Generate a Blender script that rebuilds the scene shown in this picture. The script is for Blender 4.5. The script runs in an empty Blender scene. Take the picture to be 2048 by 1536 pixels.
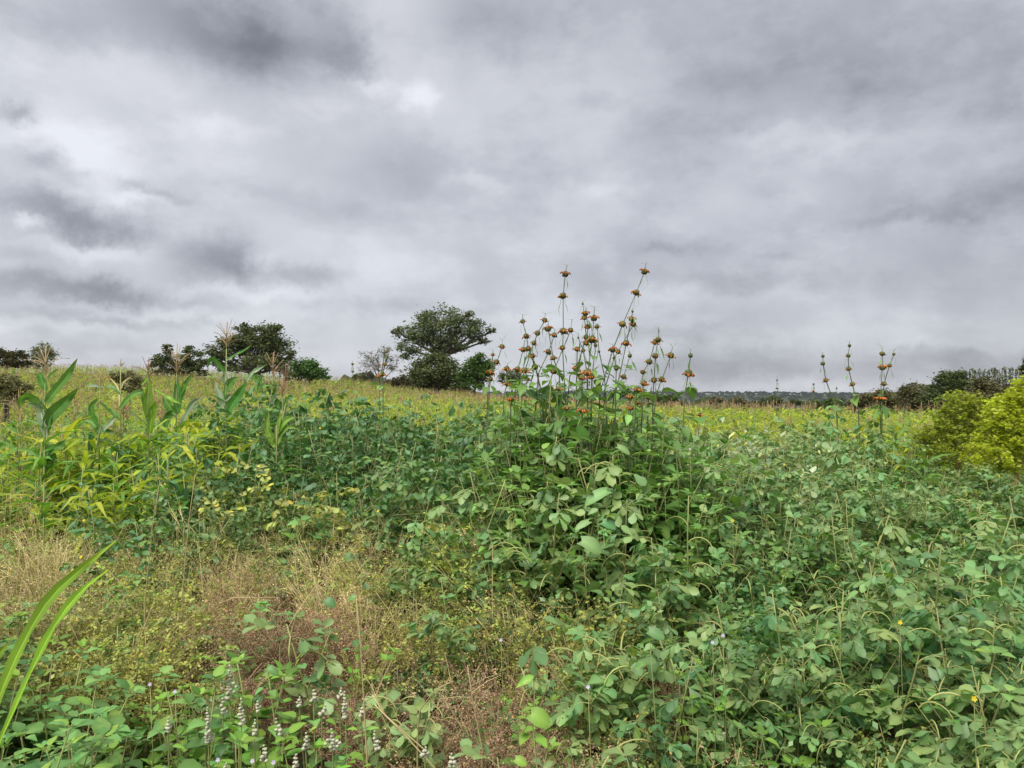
import bpy, math, random
import numpy as np
from mathutils import Vector, Matrix, Euler

R = math.radians
random.seed(7)
NP = np.random.default_rng(11)
scene = bpy.context.scene
COL = scene.collection

# ------------------------------------------------------------------ camera
F_PX, CU, CV = 1547.0, 1024.0, 768.0          # measured on the 2048 x 1536 photograph
PITCH = R(1.0)
CAM = np.array([0.0, 0.0, 1.6])
cam_d = bpy.data.cameras.new('camera')
cam_d.sensor_width = 36.0
cam_d.lens = 36.0 * F_PX / 2048.0
cam_d.clip_start = 0.05
cam_d.clip_end = 9000.0
cam = bpy.data.objects.new('camera', cam_d)
COL.objects.link(cam)
cam.location = CAM
cam.rotation_euler = (math.pi / 2 + PITCH, 0, 0)
scene.camera = cam

# ------------------------------------------------------------------ world, sun, exposure
EXPOSURE = 1.5
SUN_EL, SUN_AZ = 58.0, -150.0                 # behind the camera, high, to the left
SUN_STRENGTH = 1.5
SKY_GAIN = 1.0 / 2 ** EXPOSURE
vs = scene.view_settings
vs.view_transform = 'Standard'
vs.look = 'None'
vs.gamma = 1.0
vs.exposure = EXPOSURE
vs.use_curve_mapping = False
scene.cycles.max_bounces = 6
scene.cycles.diffuse_bounces = 3
scene.cycles.glossy_bounces = 2
scene.cycles.transmission_bounces = 3
scene.cycles.transparent_max_bounces = 4
scene.cycles.use_denoising = True

# cloud masses: (u, v, half width, half height, brightness change), as seen in the photograph
CLOUDS = [
    (280, 330, 520, 330, .13), (1800, 230, 560, 330, -.05),
    (390, 40, 200, 85, -.23), (520, 95, 130, 60, -.20), (685, 100, 55, 50, -.22), (640, 15, 90, 30, -.10),
    (30, 225, 34, 14, -.30), (92, 315, 48, 25, -.34), (190, 450, 92, 30, -.32), (60, 405, 75, 32, -.22),
    (130, 578, 175, 26, -.24), (240, 580, 80, 20, -.14), (435, 515, 80, 42, -.30), (610, 545, 95, 20, -.18),
    (150, 362, 32, 14, -.16), (270, 378, 36, 14, -.16), (335, 396, 44, 11, -.14), (30, 500, 90, 16, -.14),
    (800, 335, 130, 38, -.08), (600, 400, 150, 26, -.10), (990, 30, 130, 65, -.17), (60, 40, 120, 40, -.10),
    (1500, 60, 250, 90, -.06), (1800, 150, 270, 60, -.13), (1960, 70, 130, 70, -.08), (2015, 200, 70, 25, -.10),
    (1470, 160, 110, 30, -.08), (1200, 205, 60, 16, -.10), (1330, 255, 110, 30, -.07), (1750, 425, 210, 36, -.10),
    (1985, 400, 100, 55, -.10), (1820, 436, 110, 13, -.08), (1500, 562, 160, 20, -.11), (1555, 518, 65, 8, -.08),
    (1325, 500, 55, 12, -.12), (1650, 725, 400, 28, -.17), (1350, 662, 130, 14, -.09), (860, 620, 200, 12, -.06),
    (700, 600, 120, 12, -.07), (200, 640, 220, 9, -.08), (330, 700, 200, 9, -.05),
    (60, 268, 110, 52, .17), (185, 330, 80, 48, .14), (48, 440, 26, 13, .34), (840, 190, 42, 25, .26),
    (430, 270, 75, 25, .14), (230, 150, 130, 45, .12), (960, 370, 65, 17, .15), (1190, 375, 75, 24, .13),
    (140, 500, 110, 16, .22), (530, 520, 45, 22, .18), (480, 585, 170, 15, .16), (330, 622, 170, 11, .12),
    (100, 655, 140, 12, .12), (1650, 290, 100, 17, .12), (1540, 272, 70, 13, .10), (1890, 690, 90, 10, .07),
    (1400, 772, 260, 13, .09), (1300, 600, 180, 16, .07), (730, 165, 50, 14, .16), (1100, 640, 260, 14, .05),
    (280, 400, 60, 10, .14), (450, 400, 90, 12, .08), (680, 720, 300, 20, .05),
]
world = bpy.data.worlds.new("World")
scene.world = world
world.use_nodes = True
wt = world.node_tree
wt.nodes.clear()


def wn(kind, **kw):
    n = wt.nodes.new(kind)
    for k, v in kw.items():
        setattr(n, k, v)
    return n


def wl(a, b):
    wt.links.new(a, b)


def wmath(op, a, b=None, c=None, clamp=False):
    n = wn('ShaderNodeMath', operation=op, use_clamp=clamp)
    for i, x in enumerate((a, b, c)):
        if x is None:
            continue
        if isinstance(x, (int, float)):
            n.inputs[i].default_value = x
        else:
            wl(x, n.inputs[i])
    return n.outputs[0]


def wvec(op, a, b=None, c=None):
    n = wn('ShaderNodeVectorMath', operation=op)
    for i, x in enumerate((a, b, c)):
        if x is None:
            continue
        if isinstance(x, (tuple, list)):
            n.inputs[i].default_value = x
        else:
            wl(x, n.inputs[i])
    return n


w_out = wn('ShaderNodeOutputWorld')
w_tc = wn('ShaderNodeTexCoord')
w_dir = wvec('NORMALIZE', w_tc.outputs['Generated']).outputs[0]
w_sep = wn('ShaderNodeSeparateXYZ')
wl(w_dir, w_sep.inputs[0])
w_az = wmath('ARCTAN2', w_sep.outputs[0], w_sep.outputs[1])
w_el = wmath('ARCSINE', w_sep.outputs[2])
# clouds drift on a layer overhead: project the view direction on it
w_den = wmath('ADD', wmath('ABSOLUTE', w_sep.outputs[2]), 0.24)
w_pl = wn('ShaderNodeCombineXYZ')
wl(wmath('DIVIDE', w_sep.outputs[0], w_den), w_pl.inputs[0])
wl(wmath('DIVIDE', w_sep.outputs[1], w_den), w_pl.inputs[1])
n_warp = wn('ShaderNodeTexNoise')
n_warp.inputs['Scale'].default_value = 13.0
n_warp.inputs['Detail'].default_value = 7.0
n_warp.inputs['Roughness'].default_value = 0.66
wl(w_dir, n_warp.inputs['Vector'])
w_ae = wn('ShaderNodeCombineXYZ')
wl(w_az, w_ae.inputs[0])
wl(w_el, w_ae.inputs[1])
w_off = wvec('MULTIPLY', wvec('SUBTRACT', n_warp.outputs['Color'], (.5, .5, .5)).outputs[0], (.10, .07, 0)).outputs[0]
w_pos = wvec('ADD', w_ae.outputs[0], w_off).outputs[0]


def px_dir(u, v):
    x, z = (u - CU) / F_PX, (CV - v) / F_PX
    d = np.array([x, math.cos(PITCH) - z * math.sin(PITCH), math.sin(PITCH) + z * math.cos(PITCH)])
    return d / np.linalg.norm(d)


acc = None
for (u, v, ru, rv, a) in CLOUDS:
    d = px_dir(u, v)
    az, el = math.atan2(d[0], d[1]), math.asin(d[2])
    sa, se = ru / F_PX * 1.05, rv / F_PX * 1.05
    q = wvec('MULTIPLY_ADD', w_pos, (1 / sa, 1 / se, 0), (-az / sa, -el / se, 0)).outputs[0]
    r2 = wvec('DOT_PRODUCT', q, q).outputs['Value']
    g = wmath('POWER', 0.3679, wmath('POWER', r2, 1.2))
    acc = wmath('MULTIPLY_ADD', g, a * (.85 if a > 0 else .95), acc if acc is not None else 0.0)

n_a = wn('ShaderNodeTexNoise')
n_a.inputs['Scale'].default_value = 1.7
n_a.inputs['Detail'].default_value = 8.0
n_a.inputs['Roughness'].default_value = 0.55
n_a.inputs['Distortion'].default_value = 0.35
wl(w_pl.outputs[0], n_a.inputs['Vector'])
n_b = wn('ShaderNodeTexNoise')
n_b.inputs['Scale'].default_value = 6.5
n_b.inputs['Detail'].default_value = 7.0
n_b.inputs['Roughness'].default_value = 0.6
wl(w_dir, n_b.inputs['Vector'])
lum = wmath('MULTIPLY_ADD', wmath('SUBTRACT', n_a.outputs['Fac'], 0.5), 0.28, acc)
lum = wmath('MULTIPLY_ADD', wmath('SUBTRACT', n_b.outputs['Fac'], 0.5), 0.36, lum)
n_c = wn('ShaderNodeTexNoise')
n_c.inputs['Scale'].default_value = 5.0
n_c.inputs['Detail'].default_value = 9.0
n_c.inputs['Roughness'].default_value = 0.62
n_c.inputs['Distortion'].default_value = 0.0
wl(wvec('MULTIPLY', w_dir, (1.0, 1.0, 1.8)).outputs[0], n_c.inputs['Vector'])
w_lump = wn('ShaderNodeMapRange', interpolation_type='SMOOTHSTEP')
w_lump.inputs['From Min'].default_value = 0.43
w_lump.inputs['From Max'].default_value = 0.60
w_lump.inputs['To Min'].default_value = -0.045
w_lump.inputs['To Max'].default_value = 0.045
wl(n_c.outputs['Fac'], w_lump.inputs['Value'])
lum = wmath('ADD', lum, w_lump.outputs[0])
lum = wmath('ADD', lum, 0.60)
lum = wmath('MINIMUM', wmath('MAXIMUM', lum, 0.19), 0.90)
w_tone = wn('ShaderNodeMapRange')
w_tone.inputs['From Min'].default_value = 0.2
w_tone.inputs['From Max'].default_value = 0.75
wl(lum, w_tone.inputs['Value'])
w_hue = wn('ShaderNodeMix', data_type='RGBA')
w_hue.inputs[6].default_value = (0.925, 0.972, 1.10, 1)
w_hue.inputs[7].default_value = (0.965, 0.98, 1.05, 1)
wl(w_tone.outputs[0], w_hue.inputs[0])
w_col = wvec('SCALE', w_hue.outputs[2])
wl(lum, w_col.inputs['Scale'])
bg_cloud = wn('ShaderNodeBackground')
wl(w_col.outputs[0], bg_cloud.inputs['Color'])
bg_cloud.inputs['Strength'].default_value = SKY_GAIN
sky = wn('ShaderNodeTexSky', sky_type='NISHITA')
sky.sun_disc = False
sky.sun_elevation = R(SUN_EL)
sky.sun_rotation = R(SUN_AZ)
bg_sky = wn('ShaderNodeBackground')
bg_sky.inputs['Strength'].default_value = 0.06
wl(sky.outputs[0], bg_sky.inputs['Color'])
w_mix = wn('ShaderNodeMixShader')
w_mix.inputs[0].default_value = 0.94           # nearly closed cloud cover over the clear sky
wl(bg_sky.outputs[0], w_mix.inputs[1])
wl(bg_cloud.outputs[0], w_mix.inputs[2])
wl(w_mix.outputs[0], w_out.inputs[0])

sun_d = bpy.data.lights.new('sun', 'SUN')
sun_d.energy = SUN_STRENGTH
sun_d.angle = R(40)
sun_d.color = (1.0, 0.96, 0.88)
sun = bpy.data.objects.new('sun', sun_d)
COL.objects.link(sun)
sdir = Vector((math.sin(R(SUN_AZ)) * math.cos(R(SUN_EL)), math.cos(R(SUN_AZ)) * math.cos(R(SUN_EL)), math.sin(R(SUN_EL))))
sun.rotation_euler = sdir.to_track_quat('Z', 'Y').to_euler()

# ------------------------------------------------------------------ projection helpers
CP, SP = math.cos(PITCH), math.sin(PITCH)


def at(u, v, Y):
    """the point at distance Y in front of the camera seen at pixel (u, v)"""
    d = px_dir(u, v)
    return CAM + d * (Y / d[1])


def proj(X, Y, Z):
    z = Z - CAM[2]
    dep = Y * CP + z * SP
    up = -Y * SP + z * CP
    return CU + F_PX * X / dep, CV - F_PX * up / dep


def sm(a, b, x):
    t = np.clip((np.asarray(x, float) - a) / (b - a), 0, 1)
    return t * t * (3 - 2 * t)


def ground(X, Y):
    X = np.asarray(X, float)
    Y = np.asarray(Y, float)
    b = .35 * sm(3, 9, Y)
    r = np.clip((Y - 9) / 51, 0, 1.45)
    xp = 45 * np.tanh(X / 45)
    g = b + r * (.25 - np.where(X < 0, .0878 * 30 * np.tanh(X / 30), .05 * xp))
    far = np.maximum(Y - 88, 0)
    g = g - 24 * (1 - np.exp(-far * .045 / 24))
    g = g + .03 * np.sin(X * 1.7 + Y) * np.sin(Y * 1.3 - X * .6) * sm(0, 2, Y)
    return g


def gz(x, y):
    return float(ground(x, y))


def canopy_top(X, Y):
    """height of the weed canopy above datum for the near field"""
    u, _ = proj(X, Y, 1.0)
    t = .48 + .137 * (Y - 2.3)
    t = np.clip(t, .40, 1.32) + .10 * sm(1000, 1250, u) * sm(5.0, 3.4, Y)
    t = t + .13 * np.exp(-((u - 620) / 330) ** 2) * sm(6.2, 7.4, Y)
    t = t + .56 * np.exp(-((X - .60) / .80) ** 4 - ((Y - 5.4) / 1.0) ** 2)
    t = t - .27 * sm(1760, 1930, u) * sm(4.6, 6.0, Y) - .14 * sm(1330, 1450, u) * sm(6.6, 8.2, Y)
    t = t - .10 * np.exp(-((u - 450) / 330) ** 2) * sm(5.9, 5.2, Y)
    return t


def canopy_at(u, v, dz=0.0):
    """distance at which the canopy (plus dz) is seen at pixel row v in column u"""
    best, bd = 4.0, 1e9
    for Y in np.linspace(1.8, 12, 240):
        X = (u - CU) / F_PX * Y
        _, vv = proj(X, Y, float(canopy_top(X, Y)) + dz)
        if abs(vv - v) < bd:
            best, bd = Y, abs(vv - v)
    return best


# ------------------------------------------------------------------ materials
MATS = {}


def _nodes(name):
    m = bpy.data.materials.new(name)
    m.use_nodes = True
    nt = m.node_tree
    nt.nodes.clear()
    return m, nt


def leaf_mat(name, base, alt, rough=.5, trans=.28, var=.22, spec=.4):
    """leaf tissue: two-tone patches, per-plant and per-leaf variation, light shining through"""
    m, nt = _nodes(name)
    N, L = nt.nodes, nt.links
    out = N.new('ShaderNodeOutputMaterial')
    at_ = N.new('ShaderNodeAttribute')
    at_.attribute_name = 'tint'
    oi = N.new('ShaderNodeObjectInfo')
    tc = N.new('ShaderNodeTexCoord')
    no = N.new('ShaderNodeTexNoise')
    no.inputs['Scale'].default_value = 9.0
    no.inputs['Detail'].default_value = 3.0
    L.new(tc.outputs['Object'], no.inputs['Vector'])
    add = N.new('ShaderNodeMath')
    add.operation = 'MULTIPLY_ADD'
    L.new(no.outputs['Fac'], add.inputs[0])
    add.inputs[1].default_value = .55
    L.new(oi.outputs['Random'], add.inputs[2])
    frac = N.new('ShaderNodeMath')
    frac.operation = 'FRACT'
    L.new(add.outputs[0], frac.inputs[0])
    mix = N.new('ShaderNodeMix')
    mix.data_type = 'RGBA'
    mix.inputs[6].default_value = (*base, 1)
    mix.inputs[7].default_value = (*alt, 1)
    L.new(frac.outputs[0], mix.inputs[0])
    mul = N.new('ShaderNodeMix')
    mul.data_type = 'RGBA'
    mul.blend_type = 'MULTIPLY'
    mul.inputs[0].default_value = 1.0
    L.new(mix.outputs[2], mul.inputs[6])
    L.new(at_.outputs['Color'], mul.inputs[7])
    hsv = N.new('ShaderNodeHueSaturation')
    val = N.new('ShaderNodeMapRange')
    val.inputs['To Min'].default_value = 1 - var
    val.inputs['To Max'].default_value = 1 + var
    L.new(oi.outputs['Random'], val.inputs['Value'])
    L.new(val.outputs[0], hsv.inputs['Value'])
    L.new(mul.outputs[2], hsv.inputs['Color'])
    p = N.new('ShaderNodeBsdfPrincipled')
    p.inputs['Roughness'].default_value = rough
    p.inputs['Specular IOR Level'].default_value = spec
    L.new(hsv.outputs[0], p.inputs['Base Color'])
    if trans > 0:
        t = N.new('ShaderNodeBsdfTranslucent')
        yel = N.new('ShaderNodeMix')
        yel.data_type = 'RGBA'
        yel.blend_type = 'MULTIPLY'
        yel.inputs[0].default_value = 1.0
        yel.inputs[7].default_value = (1.25, 1.3, .6, 1)
        L.new(hsv.outputs[0], yel.inputs[6])
        L.new(yel.outputs[2], t.inputs['Color'])
        ms = N.new('ShaderNodeMixShader')
        ms.inputs[0].default_value = trans
        L.new(p.outputs[0], ms.inputs[1])
        L.new(t.outputs[0], ms.inputs[2])
        L.new(ms.outputs[0], out.inputs[0])
    else:
        L.new(p.outputs[0], out.inputs[0])
    MATS[name] = m
    return m


leaf_mat('weed_green', (.15, .30, .105), (.25, .35, .125), .44, .30, spec=.5)
leaf_mat('weed_blue', (.075, .195, .075), (.12, .24, .08), .44, .26, spec=.45)
leaf_mat('weed_pale', (.34, .40, .09), (.42, .42, .13), .55, .26)
leaf_mat('weed_stem', (.27, .31, .10), (.25, .25, .10), .55, 0, .15)
leaf_mat('pod_green', (.34, .40, .11), (.40, .41, .14), .5, 0, .2)
leaf_mat('leafy_bright', (.17, .34, .05), (.24, .38, .07), .45, .3, spec=.3)
leaf_mat('leafy_blue', (.12, .27, .075), (.17, .31, .085), .45, .26, spec=.4)
leaf_mat('silver_leaf', (.30, .38, .24), (.22, .32, .18), .6, .2)
leaf_mat('dry_straw', (.66, .56, .29), (.56, .45, .23), .8, .15, .25, .15)
leaf_mat('dry_pink', (.50, .37, .22), (.39, .26, .155), .8, .12, .25, .15)
leaf_mat('dry_brown', (.27, .165, .11), (.36, .24, .15), .85, .08, .25, .1)
leaf_mat('olive_leaf', (.34, .40, .085), (.43, .43, .12), .6, .25)
leaf_mat('olive_stem', (.40, .34, .14), (.34, .27, .12), .7, 0)
leaf_mat('crop_leaf', (.30, .42, .035), (.42, .46, .05), .5, .38)
leaf_mat('crop_green', (.10, .25, .04), (.19, .33, .05), .5, .3)
leaf_mat('maize_leaf', (.075, .22, .04), (.14, .29, .055), .38, .3, spec=.45)
leaf_mat('maize_bright', (.24, .44, .045), (.28, .46, .06), .4, .4)
leaf_mat('tassel_tan', (.48, .36, .19), (.42, .28, .15), .8, 0, .2, .1)
leaf_mat('tassel_red', (.34, .17, .13), (.40, .24, .16), .8, 0, .2, .1)
leaf_mat('yellow_leaf', (.40, .44, .03), (.29, .40, .05), .5, .45)
leaf_mat('tree_dark', (.072, .105, .036), (.105, .13, .048), .6, .15, .2, .25)
leaf_mat('tree_grey', (.125, .16, .075), (.16, .19, .09), .6, .15, .2, .25)
leaf_mat('tree_green', (.055, .115, .025), (.075, .14, .03), .55, .18, .2, .3)
leaf_mat('tree_bright', (.10, .20, .05), (.12, .24, .055), .55, .2, .2, .3)
leaf_mat('bush_olive', (.10, .105, .042), (.14, .125, .055), .6, .12, .2, .25)
leaf_mat('field_bush', (.17, .17, .075), (.22, .20, .10), .6, .15, .2, .25)
leaf_mat('bark', (.11, .09, .065), (.16, .135, .10), .9, 0, .15, .1)
leaf_mat('twig_grey', (.20, .18, .15), (.26, .23, .19), .9, 0, .15, .1)
leaf_mat('flower_ball', (.115, .13, .045), (.17, .15, .055), .75, 0, .15, .15)
leaf_mat('orange_petal', (.62, .17, .035), (.70, .25, .06), .6, .15, .22, .2)
leaf_mat('stalk_green', (.12, .16, .07), (.15, .17, .085), .6, 0, .12, .3)
leaf_mat('big_leaf', (.16, .29, .10), (.21, .33, .12), .5, .2)
leaf_mat('stalk_leaf', (.16, .33, .08), (.22, .37, .09), .5, .30, spec=.4)
leaf_mat('white_bloom', (.58, .58, .42), (.68, .66, .52), .8, .1, .1, .1)
leaf_mat('yellow_petal', (.85, .62, .04), (.88, .68, .06), .6, .2, .06, .2)
leaf_mat('lilac_petal', (.60, .52, .74), (.70, .62, .82), .6, .2, .06, .2)
leaf_mat('hill_tree', (.028, .052, .036), (.042, .066, .042), .8, 0, .2, .1)


def ground_mat():
    m, nt = _nodes('soil')
    N, L = nt.nodes, nt.links
    out = N.new('ShaderNodeOutputMaterial')
    geo = N.new('ShaderNodeNewGeometry')
    n1 = N.new('ShaderNodeTexNoise')
    n1.inputs['Scale'].default_value = 3.0
    n1.inputs['Detail'].default_value = 8.0
    n2 = N.new('ShaderNodeTexNoise')
    n2.inputs['Scale'].default_value = 40.0
    n2.inputs['Detail'].default_value = 6.0
    L.new(geo.outputs['Position'], n1.inputs['Vector'])
    L.new(geo.outputs['Position'], n2.inputs['Vector'])
    r1 = N.new('ShaderNodeValToRGB')
    r1.color_ramp.elements[0].position = .35
    r1.color_ramp.elements[0].color = (.055, .036, .025, 1)
    r1.color_ramp.elements[1].position = .68
    r1.color_ramp.elements[1].color = (.13, .095, .05, 1)
    L.new(n1.outputs['Fac'], r1.inputs[0])
    r2 = N.new('ShaderNodeValToRGB')
    r2.color_ramp.elements[0].position = .4
    r2.color_ramp.elements[0].color = (.55, .55, .55, 1)
    r2.color_ramp.elements[1].position = .65
    r2.color_ramp.elements[1].color = (1.5, 1.4, 1.2, 1)
    L.new(n2.outputs['Fac'], r2.inputs[0])
    mul = N.new('ShaderNodeMix')
    mul.data_type = 'RGBA'
    mul.blend_type = 'MULTIPLY'
    mul.inputs[0].default_value = 1
    L.new(r1.outputs[0], mul.inputs[6])
    L.new(r2.outputs[0], mul.inputs[7])
    p = N.new('ShaderNodeBsdfPrincipled')
    p.inputs['Roughness'].default_value = .95
    p.inputs['Specular IOR Level'].default_value = .1
    bmp = N.new('ShaderNodeBump')
    bmp.inputs['Strength'].default_value = .6
    bmp.inputs['Distance'].default_value = .03
    L.new(n2.outputs['Fac'], bmp.inputs['Height'])
    L.new(bmp.outputs[0], p.inputs['Normal'])
    L.new(mul.outputs[2], p.inputs['Base Color'])
    L.new(p.outputs[0], out.inputs[0])
    MATS['soil'] = m


def land_mat(name, a, b, scale):
    m, nt = _nodes(name)
    N, L = nt.nodes, nt.links
    out = N.new('ShaderNodeOutputMaterial')
    geo = N.new('ShaderNodeNewGeometry')
    n1 = N.new('ShaderNodeTexNoise')
    n1.inputs['Scale'].default_value = scale
    n1.inputs['Detail'].default_value = 6.0
    L.new(geo.outputs['Position'], n1.inputs['Vector'])
    r1 = N.new('ShaderNodeValToRGB')
    r1.color_ramp.elements[0].position = .4
    r1.color_ramp.elements[0].color = (*a, 1)
    r1.color_ramp.elements[1].position = .62
    r1.color_ramp.elements[1].color = (*b, 1)
    L.new(n1.outputs['Fac'], r1.inputs[0])
    p = N.new('ShaderNodeBsdfPrincipled')
    p.inputs['Roughness'].default_value = .95
    p.inputs['Specular IOR Level'].default_value = .1
    L.new(r1.outputs[0], p.inputs['Base Color'])
    L.new(p.outputs[0], out.inputs[0])
    MATS[name] = m


ground_mat()
land_mat('hill_land', (.045, .06, .03), (.075, .085, .045), .02)


# ------------------------------------------------------------------ mesh builder
class MB:
    def __init__(self):
        self.V, self.F, self.M, self.C = [], [], [], []
        self._mesh = None

    def add(self, verts, faces, mat, col=(1, 1, 1)):
        o = len(self.V)
        self.V.extend(tuple(v) for v in verts)
        self.F.extend(tuple(i + o for i in f) for f in faces)
        self.M.extend([mat] * len(faces))
        if len(col) == 3 and not hasattr(col[0], '__len__'):
            self.C.extend([tuple(col)] * len(verts))
        else:
            self.C.extend(tuple(c) for c in col)
        return self

    def join(self, other, mx=None, k=(1, 1, 1)):
        o = len(self.V)
        V = np.array(other.V, float).reshape(-1, 3)
        if mx is not None:
            m = np.array(mx)
            V = V @ m[:3, :3].T + m[:3, 3]
        self.V.extend(map(tuple, V))
        self.F.extend(tuple(i + o for i in f) for f in other.F)
        self.M.extend(other.M)
        self.C.extend((c[0] * k[0], c[1] * k[1], c[2] * k[2]) for c in other.C)
        return self

    def mesh(self, name='part'):
        if self._mesh is None:
            me = bpy.data.meshes.new(name)
            me.from_pydata(self.V, [], self.F)
            mats = sorted(set(self.M))
            for k in mats:
                me.materials.append(MATS[k])
            ix = {k: i for i, k in enumerate(mats)}
            me.polygons.foreach_set('material_index', [ix[k] for k in self.M])
            me.polygons.foreach_set('use_smooth', [True] * len(self.F))
            ca = me.attributes.new('tint', 'FLOAT_COLOR', 'POINT')
            c = np.ones((len(self.V), 4), np.float32)
            c[:, :3] = self.C
            ca.data.foreach_set('color', c.ravel())
            me.update()
            self._mesh = me
        return self._mesh


def nrm(v):
    v = np.asarray(v, float)
    return v / max(np.linalg.norm(v), 1e-9)


def frame(d, up=(0, 0, 1), loc=(0, 0, 0), roll=0.0, s=1.0):
    """matrix whose +Y runs along d and whose +Z leans towards up"""
    y = nrm(d)
    x = np.cross(y, up)
    if np.linalg.norm(x) < 1e-4:
        x = np.cross(y, (1, 0, .3))
    x = nrm(x)
    z = np.cross(x, y)
    if roll:
        c, s_ = math.cos(roll), math.sin(roll)
        x, z = x * c + z * s_, z * c - x * s_
    m = np.eye(4)
    m[:3, 0], m[:3, 1], m[:3, 2], m[:3, 3] = x * s, y * s, z * s, loc
    return m


def sph(az, el):
    return np.array([math.cos(az) * math.cos(el), math.sin(az) * math.cos(el), math.sin(el)])


def tube(mb, pts, r0, r1, mat, sides=4, col=(1, 1, 1)):
    pts = np.asarray(pts, float)
    n = len(pts)
    V, F = [], []
    ref = np.array([.31, .17, .94])
    for i in range(n):
        t = nrm(pts[min(i + 1, n - 1)] - pts[max(i - 1, 0)])
        a = np.cross(t, ref)
        if np.linalg.norm(a) < .05:
            a = np.cross(t, (1, 0, 0))
        a = nrm(a)
        b = np.cross(t, a)
        r = r0 + (r1 - r0) * i / (n - 1)
        for k in range(sides):
            w = 2 * math.pi * k / sides
            V.append(pts[i] + r * (math.cos(w) * a + math.sin(w) * b))
    for i in range(n - 1):
        for k in range(sides):
            k2 = (k + 1) % sides
            F.append((i * sides + k, i * sides + k2, (i + 1) * sides + k2, (i + 1) * sides + k))
    F.append(tuple(range((n - 1) * sides, n * sides)))
    mb.add(V, F, mat, col)


SHAPES = {
    'obovate': ([0, .3, .62, .88, 1.0], [.05, .45, 1.0, .78, .12]),
    'ovate': ([0, .16, .42, .75, 1.0], [.10, .82, 1.0, .52, .02]),
    'lance': ([0, .25, .55, 1.0], [.12, .95, .8, .02]),
    'strap': ([0, .12, .35, .62, .85, 1.0], [.55, .95, 1.0, .8, .45, .02]),
    'round': ([0, .15, .45, .8, 1.0], [.35, .85, 1.0, .75, .25]),
}


def leaf(L, W, shape, mat, fold=.3, droop=.6, rib=1.15, tint=(1, 1, 1), wav=0.0, rnd=random):
    """one leaf blade from the origin along +Y, its face up (+Z)"""
    ts, ws = SHAPES[shape]
    V, C, F = [], [], []
    y = z = 0.0
    pt = 0.0
    for i, (t, w) in enumerate(zip(ts, ws)):
        seg = (t - pt) * L
        a = -droop * (t + pt) * .5
        y += seg * math.cos(a)
        z += seg * math.sin(a)
        pt = t
        h = w * W * .5
        e1 = h * fold + wav * W * (rnd.random() - .5)
        e2 = h * fold + wav * W * (rnd.random() - .5)
        cf = math.sqrt(max(1 - min(fold, .95) ** 2, .05))
        V += [(-h * cf, y, z + e1), (0, y, z), (h * cf, y, z + e2)]
        C += [tint, tuple(c * rib for c in tint), tint]
        if i:
            o = 3 * i
            F += [(o - 3, o - 2, o + 1, o), (o - 2, o - 1, o + 2, o + 1)]
    if shape in ('round',):                    # heart-shaped base lobes behind the stalk
        h = .5 * W
        b = len(V)
        V += [(-h * .62, -.16 * L, .02 * L), (h * .62, -.16 * L, .02 * L)]
        C += [tint, tint]
        F += [(b, 1, 0), (b, 0, 3), (2, 1, b + 1), (5, 2, b + 1)]
        F[-3] = (b, 0, 3)
    mb = MB()
    mb.add(V, F, mat, C)
    return mb


def tj(rnd, a=.14, hue=.06):
    if a > .2 and rnd.random() < .05:            # now and then a yellowed leaf
        return (1.6, 1.25, .8)
    k = 1 + rnd.uniform(-a, a)
    h = rnd.uniform(-hue, hue)
    return (k * (1 + h), k, k * (1 - .4 * h))


# ------------------------------------------------------------------ scene objects
def tag(o, label=None, cat=None, group=None, kind=None):
    if label:
        o['label'] = label
    if cat:
        o['category'] = cat
    if group:
        o['group'] = group
    if kind:
        o['kind'] = kind
    return o


def link(name, mesh, parent=None, mx=None):
    o = bpy.data.objects.new(name, mesh)
    COL.objects.link(o)
    if parent is not None:
        o.parent = parent
    if mx is not None:
        o.matrix_local = Matrix([list(r) for r in np.asarray(mx)])
    return o


def thing(name, label, cat, loc, rotz=0.0, scale=1.0, group=None, tilt=(0, 0)):
    o = bpy.data.objects.new(name, None)
    o.empty_display_size = .05
    COL.objects.link(o)
    o.location = tuple(float(c) for c in loc)
    o.rotation_euler = (tilt[0], tilt[1], rotz)
    o.scale = (scale,) * 3
    return tag(o, label, cat, group)


class Plant:
    """a plant kept as its parts: (part name, mesh builder, matrix, colour factor)"""

    def __init__(self):
        self.parts = []
        self._j = None

    def put(self, name, mb, mx=None):
        self.parts.append((name, mb, np.eye(4) if mx is None else mx))

    def joined(self):
        if self._j is None:
            self._j = MB()
            for _n, mb, mx in self.parts:
                self._j.join(mb, mx)
        return self._j

    def build(self, root):
        for n, mb, mx in self.parts:
            link(n, mb.mesh(n), root, mx)
        return root


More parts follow.
